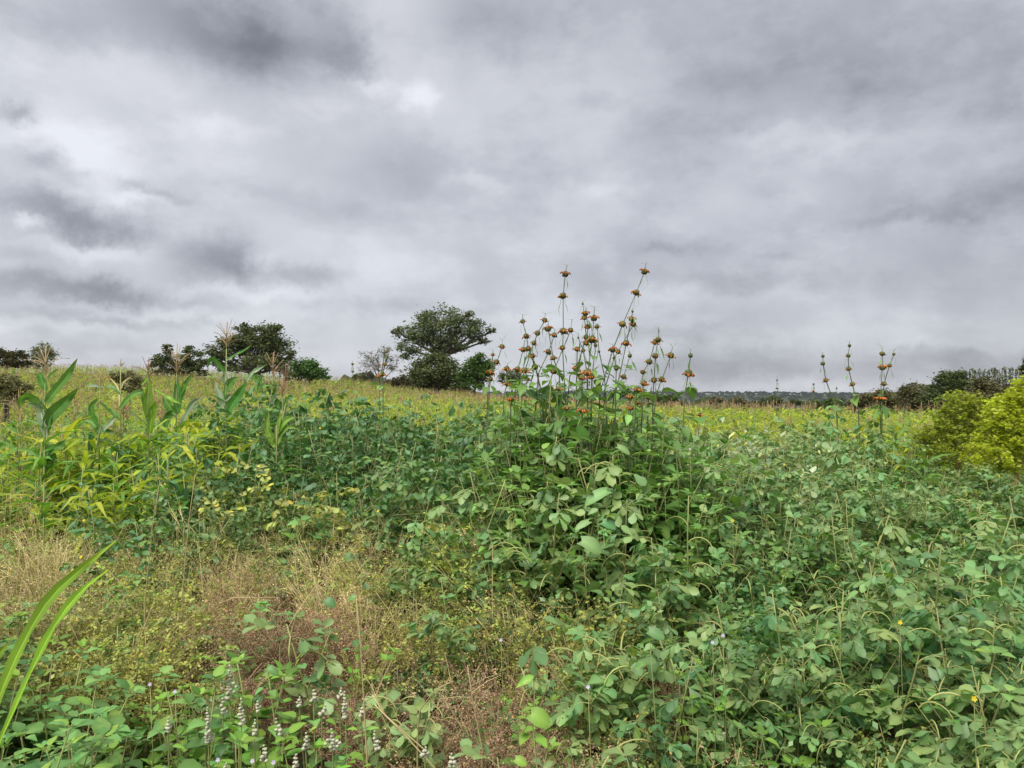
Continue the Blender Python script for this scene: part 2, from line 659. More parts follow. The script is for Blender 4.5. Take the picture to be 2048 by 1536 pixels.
def scatter_nodes(coll):
    ng = bpy.data.node_groups.new('scatter', 'GeometryNodeTree')
    ng.interface.new_socket('Geometry', in_out='INPUT', socket_type='NodeSocketGeometry')
    ng.interface.new_socket('Geometry', in_out='OUTPUT', socket_type='NodeSocketGeometry')
    N, L = ng.nodes, ng.links
    gi, go = N.new('NodeGroupInput'), N.new('NodeGroupOutput')
    iop = N.new('GeometryNodeInstanceOnPoints')
    ci = N.new('GeometryNodeCollectionInfo')
    ci.inputs['Collection'].default_value = coll
    ci.inputs['Separate Children'].default_value = True
    ci.inputs['Reset Children'].default_value = True
    L.new(gi.outputs[0], iop.inputs['Points'])
    L.new(ci.outputs[0], iop.inputs['Instance'])
    iop.inputs['Pick Instance'].default_value = True
    for an, dt, sock in (('idx', 'INT', 'Instance Index'), ('rot', 'FLOAT_VECTOR', 'Rotation'), ('scl', 'FLOAT_VECTOR', 'Scale')):
        a = N.new('GeometryNodeInputNamedAttribute')
        a.data_type = dt
        a.inputs['Name'].default_value = an
        o = [s for s in a.outputs if s.enabled and s.name == 'Attribute'][0]
        L.new(o, iop.inputs[sock])
    L.new(iop.outputs[0], go.inputs[0])
    return ng


def stuff(name, label, cat, protos, pts, idx, rot, scl):
    """one uncountable mass: many copies of a few plants spread on the ground"""
    n = len(pts)
    if n == 0:
        return None
    me = bpy.data.meshes.new(name)
    me.vertices.add(n)
    me.vertices.foreach_set('co', np.asarray(pts, np.float32).ravel())
    for an, dt, arr in (('idx', 'INT', np.asarray(idx, np.int32)), ('rot', 'FLOAT_VECTOR', np.asarray(rot, np.float32)), ('scl', 'FLOAT_VECTOR', np.asarray(scl, np.float32))):
        a = me.attributes.new(an, dt, 'POINT')
        a.data.foreach_set('value' if dt == 'INT' else 'vector', arr.ravel())
    coll = bpy.data.collections.new(name + '_kinds')
    for i, p in enumerate(protos):
        mb = p.joined() if isinstance(p, Plant) else p
        coll.objects.link(bpy.data.objects.new('%s_kind_%02d' % (name, i), mb.mesh(name)))
    o = bpy.data.objects.new(name, me)
    COL.objects.link(o)
    md = o.modifiers.new('scatter', 'NODES')
    md.node_group = scatter_nodes(coll)
    tag(o, label, cat, None, 'stuff')
    return o


# ------------------------------------------------------------------ the setting: ground, hills
def grid_mesh(name, xs, ys, zf, mat):
    X, Y = np.meshgrid(xs, ys)
    Z = zf(X, Y)
    V = np.stack([X, Y, Z], -1).reshape(-1, 3)
    nx, ny = len(xs), len(ys)
    i = np.arange((ny - 1) * (nx - 1))
    r, c = i // (nx - 1), i % (nx - 1)
    a = r * nx + c
    F = np.stack([a, a + 1, a + nx + 1, a + nx], -1)
    me = bpy.data.meshes.new(name)
    me.from_pydata(V.tolist(), [], F.tolist())
    me.polygons.foreach_set('use_smooth', [True] * len(F))
    me.materials.append(MATS[mat])
    me.update()
    o = bpy.data.objects.new(name, me)
    COL.objects.link(o)
    return o


sx = np.linspace(-1, 1, 181)
xs = np.sinh(sx * 6.2) / math.sinh(6.2) * 3600
ys = np.concatenate([np.linspace(-60, 0, 16)[:-1], np.linspace(0, 14, 57)[:-1], np.linspace(14, 110, 60)[:-1], 110 + (np.linspace(0, 1, 40) ** 2) * 4200])
tag(grid_mesh('ground', xs, ys, ground, 'soil'), 'reddish brown soil under the weeds and crops', 'ground', None, 'structure')


def hill_z(X, Y):
    ridge = np.exp(-((Y - 2300) / 420) ** 2)
    top = 37 + 2.0 * np.sin(X / 260 + .6) + 1.2 * np.sin(X / 97) + 3 * sm(900, 2200, X)
    return -26 + top * ridge


hx = np.linspace(-2600, 2600, 120)
hy = np.linspace(1400, 3300, 40)
tag(grid_mesh('hills', hx, hy, hill_z, 'hill_land'), 'low wooded hills on the horizon', 'hills', None, 'structure')


# ------------------------------------------------------------------ the air
HAZE = .000065
hz = MB()
X0, X1, Y0, Y1, Z0, Z1 = -3700, 3700, -80, 4400, -29.5, 34
hz.V = [(x, y, z) for z in (Z0, Z1) for y in (Y0, Y1) for x in (X0, X1)]
hz.F = [(0, 2, 3, 1), (4, 5, 7, 6), (0, 1, 5, 4), (2, 6, 7, 3), (0, 4, 6, 2), (1, 3, 7, 5)]
hz.M = ['haze'] * 6
hz.C = [(1, 1, 1)] * 8
hm, hnt = _nodes('haze')
hp = hnt.nodes.new('ShaderNodeVolumePrincipled')
hp.inputs['Color'].default_value = (.86, .92, 1.0, 1)
hp.inputs['Density'].default_value = HAZE
ho_ = hnt.nodes.new('ShaderNodeOutputMaterial')
hnt.links.new(hp.outputs[0], ho_.inputs['Volume'])
MATS['haze'] = hm
tag(link('haze', hz.mesh('haze')), 'thin haze that pales the distant hills', 'haze', None, 'stuff')

# ------------------------------------------------------------------ plant kinds
def compound_leaf(rnd, mat, stem_mat, pairs=3, ll=.054):
    """petiole with pairs of rounded leaflets"""
    mb = MB()
    n = pairs * 2 + 1
    L = rnd.uniform(.07, .10)
    dr = rnd.uniform(.5, 1.5)
    pts = [np.array([0, L * t * math.cos(dr * t * .6), L * t * math.sin(-dr * t * .6) + .25 * L * t]) for t in np.linspace(0, 1, 4)]
    tube(mb, pts, .0017, .001, stem_mat, 3)
    for k in range(pairs):
        t = .45 + .55 * k / max(pairs - 1, 1)
        i = t * 3
        p = pts[min(int(i), 2)] + (pts[min(int(i), 2) + 1] - pts[min(int(i), 2)]) * (i - min(int(i), 2))
        for s in (-1, 1):
            el = rnd.uniform(-1.4, -.2) if dr > 1.0 else rnd.uniform(-.9, .3)
            d = np.array([s * math.cos(el) * rnd.uniform(.55, 1), math.cos(el) * (.35 + .6 * t), math.sin(el)])
            sz = ll * (.7 + .35 * t) * rnd.uniform(.85, 1.15)
            lf = leaf(sz, sz * rnd.uniform(.56, .68), 'obovate', mat, rnd.uniform(.05, .35), rnd.uniform(0, .7), 1.16, tj(rnd, .26, .12), .03, rnd)
            mb.join(lf, frame(d, (0, 0, 1), p, rnd.uniform(-.6, .6)))
    return mb


def make_leaf_set(mat, stem_mat, seed, n=7, **kw):
    rnd = random.Random(seed)
    return [compound_leaf(rnd, mat, stem_mat, **kw) for _ in range(n)]


def pod_mesh(rnd):
    mb = MB()
    L = rnd.uniform(.13, .20)
    bend = rnd.uniform(1.7, 2.7)
    y = z = 0
    pts = [np.zeros(3)]
    for i in range(7):
        a = .9 - bend * (i + .5) / 7
        y += L / 7 * math.cos(a)
        z += L / 7 * math.sin(a)
        pts.append(np.array([0, y, z]))
    tube(mb, pts, .0034, .002, 'pod_green', 4, tj(rnd, .1, .04))
    return mb


LEAVES = {
    'weed_green': make_leaf_set('weed_green', 'weed_stem', 21, 8),
    'weed_blue': make_leaf_set('weed_blue', 'weed_stem', 22, 7),
    'weed_pale': make_leaf_set('weed_pale', 'weed_stem', 23, 6),
}
PODS = [pod_mesh(random.Random(40 + i)) for i in range(6)]


def podded_weed(seed, mat, n_leaf=15, n_pod=5, h=.85, low=0.0):
    rnd = random.Random(seed)
    pl = Plant()
    st = MB()
    lean = rnd.uniform(0, 6.28)
    path = [np.array([.10 * t * t * math.cos(lean) + .015 * math.sin(5 * t), .10 * t * t * math.sin(lean), h * t]) for t in np.linspace(0, 1, 6)]
    tube(st, path, .006, .0025, 'weed_stem', 5, tj(rnd, .1, .03))
    shoots = [path]
    for k in range(rnd.randint(3, 4)):
        t0 = rnd.uniform(.12, .6)
        p0 = np.array([np.interp(t0, np.linspace(0, 1, 6), [p[i] for p in path]) for i in range(3)])
        a = lean + k * 2.2 + rnd.uniform(-.5, .5)
        Lb = rnd.uniform(.28, .45) * (1.2 - t0 * .6) * (h / .85) ** .6
        br = [p0 + Lb * (np.array([math.cos(a), math.sin(a), 0]) * (.62 * t) + np.array([0, 0, .75 * t + .1 * t * t])) for t in np.linspace(0, 1, 4)]
        tube(st, br, .0035, .0015, 'weed_stem', 4)
        shoots.append(br)
    pl.put('stem', st)
    for i in range(n_leaf):
        sh = shoots[0] if i < n_leaf * .42 else shoots[1 + i % (len(shoots) - 1)]
        t = rnd.uniform(.25 - low, 1) ** .75
        p = np.array([np.interp(t, np.linspace(0, 1, len(sh)), [q[k] for q in sh]) for k in range(3)])
        az = i * 2.4 + rnd.uniform(-.5, .5)
        d = sph(az, rnd.uniform(-.1, .75))
        pl.put('leaf', rnd.choice(LEAVES[mat]), frame(d, (0, 0, 1), p, rnd.uniform(-.4, .4), rnd.uniform(.85, 1.3)))
    for i in range(n_pod):
        sh = shoots[0] if i < 2 else rnd.choice(shoots[1:])
        t = rnd.uniform(.55, .98)
        p = np.array([np.interp(t, np.linspace(0, 1, len(sh)), [q[k] for q in sh]) for k in range(3)])
        d = sph(rnd.uniform(0, 6.28), rnd.uniform(-.1, .3))
        pl.put('pod', rnd.choice(PODS), frame(d, (0, 0, 1), p))
    return pl


def simple_leaves(mat, shape, seed, n, L, wr, **kw):
    rnd = random.Random(seed)
    out = []
    for _ in range(n):
        l = L * rnd.uniform(.8, 1.2)
        mb = MB()
        tube(mb, [(0, -.28 * l, .03 * l), (0, -.1 * l, .01), (0, .05 * l, 0)], .0015, .001, kw.get('stem', 'weed_stem'), 3)
        mb.join(leaf(l, l * wr * rnd.uniform(.85, 1.15), shape, mat, rnd.uniform(.05, .35), rnd.uniform(.1, .9), kw.get('rib', 1.2), tj(rnd, .34, .12), kw.get('wav', .06), rnd))
        out.append(mb)
    return out


LEAVES['leafy_bright'] = simple_leaves('leafy_bright', 'ovate', 31, 7, .066, .68)
LEAVES['leafy_blue'] = simple_leaves('leafy_blue', 'ovate', 32, 7, .070, .78)
LEAVES['silver_leaf'] = simple_leaves('silver_leaf', 'ovate', 33, 4, .12, .5, rib=1.25)
LEAVES['stalk_leaf'] = simple_leaves('stalk_leaf', 'ovate', 34, 5, .10, .62)
LEAVES['bract'] = simple_leaves('stalk_leaf', 'lance', 35, 4, .085, .2)


def leafy_weed(seed, mat, h=.45, n_stem=4, n_pair=4, spread=.5, tip=5, t_low=.3):
    rnd = random.Random(seed)
    pl = Plant()
    st = MB()
    shoots = []
    for k in range(n_stem):
        a = k * 6.28 / n_stem + rnd.uniform(-.4, .4)
        hh = h * rnd.uniform(.7, 1.0)
        s = [np.array([math.cos(a) * spread * .5 * hh * t ** 1.3, math.sin(a) * spread * .5 * hh * t ** 1.3, hh * t]) for t in np.linspace(0, 1, 5)]
        tube(st, s, .004, .002, 'weed_stem', 4)
        shoots.append(s)
    pl.put('stem', st)
    for s in shoots:
        for i in range(n_pair):
            t = t_low + (.92 - t_low) * i / n_pair + rnd.uniform(-.04, .04)
            p = np.array([np.interp(t, np.linspace(0, 1, 5), [q[k] for q in s]) for k in range(3)])
            az = i * 1.57 + rnd.uniform(-.5, .5)
            for sgn in (0, math.pi):
                d = sph(az + sgn + rnd.uniform(-.3, .3), rnd.uniform(-.35, .45))
                sc = (1.25 - .45 * t) * rnd.uniform(.75, 1.15)
                pl.put('leaf', rnd.choice(LEAVES[mat]), frame(d, (0, 0, 1), p + d * .02 * sc, rnd.uniform(-.3, .3), sc))
        for i in range(tip):
            d = sph(i * 6.28 / tip + rnd.uniform(-.3, .3), rnd.uniform(.1, .9))
            sc = rnd.uniform(.4, .75)
            pl.put('leaf', rnd.choice(LEAVES[mat]), frame(d, (0, 0, 1), s[-1] + d * .012, 0, sc))
    return pl


def wispy(seed, stem_mat, bit_mat, n=34, h=.55, spread=.42, twigs=5, bits=7, bit=.007, bit_aspect=.55):
    """a tuft of fine branching stems carrying small seed heads or leaflets"""
    rnd = random.Random(seed)
    mb = MB()
    for i in range(n):
        a = rnd.uniform(0, 6.28)
        hh = h * rnd.uniform(.55, 1.05)
        sp = spread * rnd.uniform(.15, 1) * hh
        bx, by = rnd.gauss(0, .05), rnd.gauss(0, .05)
        pts = [np.array([bx + math.cos(a) * sp * t ** 1.5, by + math.sin(a) * sp * t ** 1.5, hh * (t - .18 * t ** 3)]) for t in np.linspace(0, 1, 4)]
        k_ = 1.7 if i % 4 == 0 else .9
        tube(mb, pts, .0018 * k_, .0008 * k_, stem_mat, 3, tj(rnd, .2, .05))
        for k in range(twigs):
            t = rnd.uniform(.3, 1)
            p = np.array([np.interp(t, np.linspace(0, 1, 4), [q[j] for q in pts]) for j in range(3)])
            d = nrm(sph(a + rnd.uniform(-1.8, 1.8), rnd.uniform(.0, 1.2)))
            l = hh * rnd.uniform(.10, .26)
            e = p + d * l + np.array([0, 0, -.1 * l])
            w = nrm(np.cross(d, sph(rnd.uniform(0, 6.28), rnd.uniform(-.5, .5)))) * .0009
            mb.add([p - w, p + w, e + w * .4, e - w * .4], [(0, 1, 2, 3)], stem_mat, tj(rnd, .2, .05))
            for b in range(bits):
                q = p + (e - p) * rnd.uniform(.25, 1.05) + np.array([rnd.gauss(0, .006), rnd.gauss(0, .006), rnd.gauss(0, .006)])
                d1 = sph(rnd.uniform(0, 6.28), rnd.uniform(-.8, .8))
                d2 = nrm(np.cross(d1, sph(rnd.uniform(0, 6.28), rnd.uniform(-1.3, 1.3))))
                s = bit * rnd.uniform(.6, 1.4)
                mb.add([q, q + d1 * s * .5 + d2 * s * bit_aspect * .5, q + d1 * s, q + d1 * s * .5 - d2 * s * bit_aspect * .5], [(0, 1, 2, 3)], bit_mat, tj(rnd, .25, .06))
    return mb


def strap_leaf(rnd, L, W, mat, droop=1.6, tint=None):
    return leaf(L, W, 'strap', mat, rnd.uniform(.15, .45), droop, 1.35, tint or tj(rnd), .12, rnd)


def tassel(rnd, mat, h=.26, n=12, r=.0035):
    mb = MB()
    tube(mb, [(0, 0, 0), (0, 0, h * .55), (.005, 0, h)], r, r * .8, mat, 4)
    for i in range(n):
        a = rnd.uniform(0, 6.28)
        z0 = h * rnd.uniform(.0, .5)
        l = h * rnd.uniform(.38, .75)
        o = rnd.uniform(.25, 1.0) * (1 if i % 3 else 1.2)
        pts = [np.array([math.cos(a) * l * o * t, math.sin(a) * l * o * t, z0 + l * (t * .95 - .62 * o * o * t * t)]) for t in np.linspace(0, 1, 4)]
        tube(mb, pts, r * .8, r * .6, mat, 3, tj(rnd, .15, .04))
    return mb


def maize(seed, mat, h=1.35, n=9, L=.58, W=.062, tas='tassel_tan'):
    rnd = random.Random(seed)
    pl = Plant()
    st = MB()
    lean = rnd.uniform(-.06, .06), rnd.uniform(-.06, .06)
    path = [np.array([lean[0] * h * t, lean[1] * h * t, h * t]) for t in np.linspace(0, 1, 5)]
    tube(st, path, .011, .005, 'weed_stem' if mat != 'maize_bright' else 'pod_green', 5)
    pl.put('stem', st)
    az0 = rnd.uniform(0, 6.28)
    for i in range(n):
        t = .12 + .82 * i / n
        az = az0 + (i % 2) * math.pi + rnd.uniform(-.5, .5)
        l = L * (1.05 - .35 * abs(t - .5)) * rnd.uniform(.8, 1.15)
        d = sph(az, rnd.uniform(.75, 1.2))
        p = np.array([lean[0] * h * t, lean[1] * h * t, h * t])
        pl.put('leaf', strap_leaf(rnd, l, W * rnd.uniform(.85, 1.1), mat, rnd.uniform(.9, 2.5)), frame(d, (0, 0, 1), p, rnd.uniform(-.25, .25)))
    if tas:
        pl.put('tassel', tassel(rnd, tas, rnd.uniform(.24, .34), rnd.randint(10, 15)), frame((lean[0], 1, lean[1]), (0, 0, 1)) * 0 + np.array([[1, 0, lean[0] * h, lean[0] * h], [0, 1, lean[1] * h, lean[1] * h], [0, 0, 1, h], [0, 0, 0, 1]]))
    return pl


def crop(seed, mat, h=.95, n=7, L=.42, W=.055, tas=True):
    """a low field plant of arching straps, often with a dry tassel"""
    rnd = random.Random(seed)
    mb = MB()
    tube(mb, [(0, 0, 0), (0, 0, h)], .008, .004, 'weed_stem', 3)
    az0 = rnd.uniform(0, 6.28)
    for i in range(n):
        t = .25 + .7 * i / n
        d = sph(az0 + i * 2.6 + rnd.uniform(-.5, .5), rnd.uniform(.45, 1.15))
        mb.join(leaf(L * rnd.uniform(.7, 1.15), W * rnd.uniform(.8, 1.2), 'lance', mat, rnd.uniform(.1, .4), rnd.uniform(.8, 2.2), 1.2, tj(rnd, .19, .10), .1, rnd), frame(d, (0, 0, 1), (0, 0, h * t), rnd.uniform(-.4, .4)))
    if tas:
        mb.join(tassel(rnd, 'tassel_tan', rnd.uniform(.22, .36), 8, .005), np.array([[1, 0, 0, 0], [0, 1, 0, 0], [0, 0, 1, h - .03], [0, 0, 0, 1.]]))
    return mb


# ------------------------------------------------------------------ which plant grows where
ZONES = [  # (kind, u, v, half width, half height, weight)
    ('fine', 1450, 1080, 520, 330, .62), ('fine', 900, 1080, 220, 90, .5), ('fine', 650, 880, 320, 80, .5), ('green', 1500, 1150, 560, 420, 1.0), ('green', 1850, 1300, 300, 330, 1.0), ('green', 1250, 930, 320, 130, .9),
    ('green', 1750, 960, 320, 90, .9), ('green', 1000, 1010, 260, 90, .5), ('green', 850, 1080, 160, 60, .35),
    ('blue', 620, 890, 300, 95, 1.6), ('blue', 850, 930, 230, 80, 1.2), ('blue', 1150, 880, 230, 70, .8),
    ('blue', 240, 1030, 95, 52, 2.6), ('blue', 250, 1120, 80, 45, 2.0), ('blue', 1350, 1120, 260, 120, .5),
    ('blue', 1700, 1250, 400, 260, .42), ('blue', 1150, 1480, 90, 70, .5), ('blue', 1750, 1500, 200, 60, .3),
    ('pale', 560, 1010, 190, 50, 1.6), ('pale', 900, 1060, 170, 40, .4), ('pale', 1000, 1000, 120, 40, .3),
    ('straw', 560, 1085, 220, 60, 2.8), ('straw', 800, 1110, 140, 45, .8), ('straw', 60, 1200, 120, 80, .7),
    ('straw', 1430, 1490, 150, 60, .8), ('straw', 1060, 1130, 200, 50, .5), ('straw', 250, 1060, 120, 80, .5),
    ('straw', 40, 1050, 140, 90, 1.3), ('pink', 570, 1225, 140, 80, 4.6), ('pink', 890, 1410, 210, 135, 3.6), ('pink', 1330, 1480, 150, 60, 1.3),
    ('pink', 960, 1290, 170, 60, 1.1), ('pink', 1400, 1450, 150, 80, .9), ('pink', 1650, 1100, 90, 50, .25),
    ('pink', 430, 1180, 90, 40, .6), ('pink', 760, 1260, 110, 60, .5), ('olive', 480, 1130, 240, 70, .9), ('green', 820, 1190, 130, 60, .6), ('straw', 1000, 1330, 140, 70, .9), ('green', 700, 1290, 90, 50, .5), ('pale', 330, 1130, 120, 60, .6),
    ('olive', 300, 1210, 210, 100, 1.7), ('olive', 720, 1170, 170, 70, .9), ('olive', 1000, 1180, 230, 80, 1.1),
    ('olive', 700, 1330, 130, 60, .8), ('olive', 380, 1290, 140, 40, 1.0), ('olive', 110, 1260, 120, 60, .9),
    ('olive', 1250, 1330, 130, 80, .5), ('olive', 1050, 1090, 150, 40, .5),
    ('leafyblue', 180, 1400, 260, 90, 1.5), ('leafyblue', 520, 1440, 180, 70, .8), ('leafyblue', 120, 1480, 200, 80, 1.3),
    ('leafy', 420, 1400, 200, 70, 1.1), ('leafy', 150, 1470, 260, 90, 1.1), ('leafy', 620, 1490, 130, 60, .8),
    ('leafy', 560, 1340, 80, 30, .4), ('leafyblue', 600, 1340, 90, 40, .4), ('leafy', 80, 1310, 120, 40, .6),
    ('silver', 1500, 915, 140, 40, 4), ('lush', 120, 885, 220, 85, 4.5), ('lush', 300, 830, 180, 60, .8),
    ('lush', 1790, 880, 110, 40, 1.0), ('lush', 1930, 930, 110, 40, .7),
]
KINDS = ['green', 'blue', 'pale', 'straw', 'pink', 'olive', 'leafy', 'leafyblue', 'silver', 'lush', 'fine']


def zone_of(X, Y, Z):
    u, v = proj(X, Y, Z)
    u = u + NP.normal(0, 26, u.shape)
    v = v + NP.normal(0, 15, v.shape)
    Wt = np.zeros((len(KINDS), len(u)))
    for (k, cu, cv, ru, rv, w) in ZONES:
        Wt[KINDS.index(k)] += w * np.exp(-((u - cu) / ru) ** 2 - ((v - cv) / rv) ** 2)
    Wt[0] += .02
    P = Wt ** 1.8
    P /= P.sum(0)
    cum = np.cumsum(P, 0)
    r = NP.random(len(u))
    return (cum < r).sum(0).clip(0, len(KINDS) - 1)


PROTO = {
    'green': [podded_weed(100 + i, 'weed_green', 22 + 2 * (i % 3), 5 + i % 4) for i in range(8)] + [podded_weed(115 + i, 'weed_green', 20 + i % 4, 3 + i % 3, .52, .15) for i in range(8)],
    'blue': [podded_weed(130 + i, 'weed_blue', 23, 1) for i in range(7)],
    'pale': [podded_weed(150 + i, 'weed_pale', 20, 3) for i in range(6)],
    'straw': [wispy(170 + i, 'dry_straw', 'dry_straw' if i % 2 else 'weed_pale', 30, .55, .5, 5, 7, .009) for i in range(5)],
    'pink': [wispy(180 + i, ('dry_pink', 'dry_brown', 'dry_pink', 'dry_brown', 'dry_straw', 'dry_brown')[i], ('dry_pink', 'dry_brown', 'dry_straw', 'dry_pink', 'dry_pink', 'dry_brown')[i], 36, .55, .55, 6, 8, .0095) for i in range(6)],
    'fine': [wispy(250 + i, 'weed_stem', ('weed_green', 'weed_blue', 'weed_green', 'leafy_blue')[i], 15, .55, .6, 6, 8, .026, .62) for i in range(4)],
    'olive': [wispy(190 + i, 'olive_stem', 'olive_leaf', 24, .55, .6, 6, 9, .016, .5) for i in range(5)],
    'leafy': [leafy_weed(200 + i, 'leafy_bright', .45) for i in range(6)],
    'leafyblue': [leafy_weed(210 + i, 'leafy_blue', .45) for i in range(6)],
    'silver': [leafy_weed(220 + i, 'silver_leaf', .7, 4, 3, .6, 4) for i in range(4)],
    'lush': [crop(230 + i, 'crop_leaf' if i % 3 else 'crop_green', .75, 13, .32, .050, False) for i in range(6)],
}
BASE_H = {'fine': .52, 'green': .85, 'blue': .85, 'pale': .85, 'straw': .52, 'pink': .52, 'olive': .55, 'leafy': .45, 'leafyblue': .45, 'silver': .7, 'lush': .85}
KEEP = {'fine': .5, 'green': .40, 'blue': .42, 'pale': .34, 'straw': .62, 'pink': .66, 'olive': .62, 'leafy': .95, 'leafyblue': .95, 'silver': .55, 'lush': .9}
HF = {'fine': .92, 'green': 1.0, 'blue': 1.04, 'pale': .92, 'straw': .86, 'pink': .78, 'olive': .86, 'leafy': 1.0, 'leafyblue': 1.08, 'silver': .95, 'lush': 1.0}

cell = .17
gy = np.arange(1.5, 13.0, cell)
cand = []
for y in gy:
    half = .66 * 1.18 * y + .7
    x = np.arange(-half, half, cell)
    cand.append(np.stack([x, np.full(len(x), y)], 1))
cand = np.concatenate(cand)
cand += NP.uniform(-cell * .5, cell * .5, cand.shape)
cX, cY = cand[:, 0], cand[:, 1]
cG = ground(cX, cY)
cT = canopy_top(cX, cY)
kind = zone_of(cX, cY, cG + (cT - cG) * .85)
uu, vv = proj(cX, cY, cT)
def patchy(X, Y, f, ph):
    """slow irregular variation over the ground, about -1 to 1"""
    return (np.sin(X * f + ph + 1.3 * np.sin(Y * f * .7 + ph)) + np.sin(Y * f * 1.3 - ph + 1.1 * np.sin(X * f * .9)) + .6 * np.sin((X + Y) * f * 2.1 + ph)) / 2.6


keep = np.zeros(len(cand), bool)
clumpy = np.clip(.95 + 1.0 * patchy(cX, cY, 3.6, .7), .08, 1.9)
for i, k in enumerate(KINDS):
    dens = KEEP[k] * (1 + (.35 * sm(5.5, 2.6, cY) if k in ('green', 'blue', 'pale') else 0))
    keep |= (kind == i) & (NP.random(len(cand)) < dens * (clumpy if k in ('green', 'blue', 'pale', 'leafy', 'leafyblue') else 1))
field_edge = np.where(uu < 330, 7.5, 10.6) + NP.normal(0, .5, len(uu))     # the crop field begins behind the weeds
keep &= cY < field_edge
keep &= ~((kind != KINDS.index('lush')) & (uu < 300) & (cY > 6.6) & (NP.random(len(uu)) < .8))
sel = np.nonzero(keep)[0]
# lower plants of other kinds grow between the weeds
und = np.nonzero(np.isin(kind, [0, 1, 2]) & (cY < 7.5) & (cY < field_edge) & (NP.random(len(cand)) < .62))[0]
und_kind = NP.choice([KINDS.index('olive'), KINDS.index('straw'), KINDS.index('leafyblue'), KINDS.index('leafy'), KINDS.index('pink'), KINDS.index('fine')], len(und), p=[.2, .1, .18, .07, .07, .38])
dry_in = np.nonzero(np.isin(kind, [3, 4, 5]) & (cY < 7) & (NP.random(len(cand)) < .25))[0]
und = np.concatenate([und, dry_in])
und_kind = np.concatenate([und_kind, NP.choice([KINDS.index('green'), KINDS.index('pale'), KINDS.index('leafyblue'), KINDS.index('leafy')], len(dry_in), p=[.4, .2, .2, .2])])
P_X = np.concatenate([cX[sel], cX[und]])
P_Y = np.concatenate([cY[sel], cY[und]])
P_K = np.concatenate([kind[sel], und_kind])
P_U = np.concatenate([np.zeros(len(sel), bool), np.ones(len(und), bool)])
P_G = ground(P_X, P_Y)
P_T = canopy_top(P_X, P_Y)
uu, vv = proj(P_X, P_Y, P_T)

WEED_THING = {   # the ones nearest to the camera are plants of their own
    'green': ('podded_weed', 110, 'grey-green round-leaved weed with long thin curved pods', 'weed', 'podded weeds on the near right'),
    'blue': ('round_leaved_weed', 26, 'dark bluish round-leaved weed among paler weeds', 'weed', 'dark bluish weeds near the camera'),
    'pale': ('wilting_weed', 12, 'yellowish pale drooping weed in front of the dark green bushes', 'weed', 'yellowish weeds before the dark bushes'),
    'leafy': ('leafy_weed', 34, 'bright green weed with pointed oval leaves near the roadside', 'weed', 'bright leafy weeds at bottom left'),
    'leafyblue': ('leafy_weed', 34, 'bluish green weed with broad oval leaves near the roadside', 'weed', 'bluish leafy weeds at bottom left'),
    'silver': ('silvery_weed', 16, 'pale silvery broad-leaved weed behind the podded weeds', 'weed', 'silvery weeds right of the flower stalks'),
}
STUFF_NAME = {
    'green': ('weed_undergrowth', 'dense grey-green podded weeds filling the right side', 'weeds'),
    'blue': ('dark_undergrowth', 'dense dark bluish green weeds between maize and flower stalks', 'weeds'),
    'pale': ('pale_undergrowth', 'yellowish drooping weeds below the dark green bushes', 'weeds'),
    'straw': ('straw_grass', 'fine straw-coloured dry grass among the weeds', 'dry grass'),
    'pink': ('dry_grass', 'pinkish brown dry grass patches near the roadside', 'dry grass'),
    'olive': ('fine_weeds', 'olive fine-leaved weeds around the dry grass', 'weeds'),
    'leafy': ('leafy_undergrowth', 'bright green leafy ground cover at bottom left', 'ground cover'),
    'leafyblue': ('creeping_undergrowth', 'bluish green leafy ground cover at bottom left', 'ground cover'),
    'silver': ('silvery_undergrowth', 'pale silvery leaves behind the podded weeds', 'weeds'),
    'fine': ('fine_green_weeds', 'small-leaved green weeds mixed among the podded weeds', 'weeds'),
    'lush': ('lush_undergrowth', 'yellow-green lush growth around the maize', 'weeds'),
}
pending = []                                   # plants that still need a label of their own
for i, k in enumerate(KINDS):
    s = np.nonzero(P_K == i)[0]
    s = s[np.argsort(P_Y[s])]
    h = np.maximum(P_T[s] - P_G[s], .22) * HF[k] * NP.uniform(.72, 1.22, len(s)) * (1 + .20 * patchy(P_X[s], P_Y[s], 2.9, 2.1)) * np.where(P_U[s], .70, 1.0)
    sc = h / BASE_H[k]
    ix = NP.integers(0, len(PROTO[k]), len(s))
    if k == 'green':
        short = h < .68
        ix = np.where(short, 8 + ix % 8, ix % 8)
        sc = np.where(short, h / .52, h / .85)
    rz = NP.uniform(0, 6.28, len(s))
    tl = NP.normal(0, .10, (len(s), 2))
    near = np.zeros(len(s), bool)
    if k in WEED_THING:
        name, n_max, label, cat, grp = WEED_THING[k]
        inside = (uu[s] > 0) & (uu[s] < 2040) & (vv[s] < 1500) & (vv[s] > 760) & ~P_U[s]
        near[np.nonzero(inside)[0][:n_max]] = True
        for j in np.nonzero(near)[0]:
            t = thing(name, label, cat, (P_X[s[j]], P_Y[s[j]], P_G[s[j]] - .01), rz[j], sc[j], grp, tl[j])
            PROTO[k][ix[j]].build(t)
            pending.append((t, k, float(uu[s[j]]), float(vv[s[j]])))
    r = ~near
    if r.any():
        name, label, cat = STUFF_NAME[k]
        stuff(name, label, cat, PROTO[k], np.stack([P_X[s], P_Y[s], P_G[s] - .01], 1)[r], ix[r], np.stack([tl[:, 0], tl[:, 1], rz], 1)[r], np.repeat(sc[:, None], 3, 1)[r])

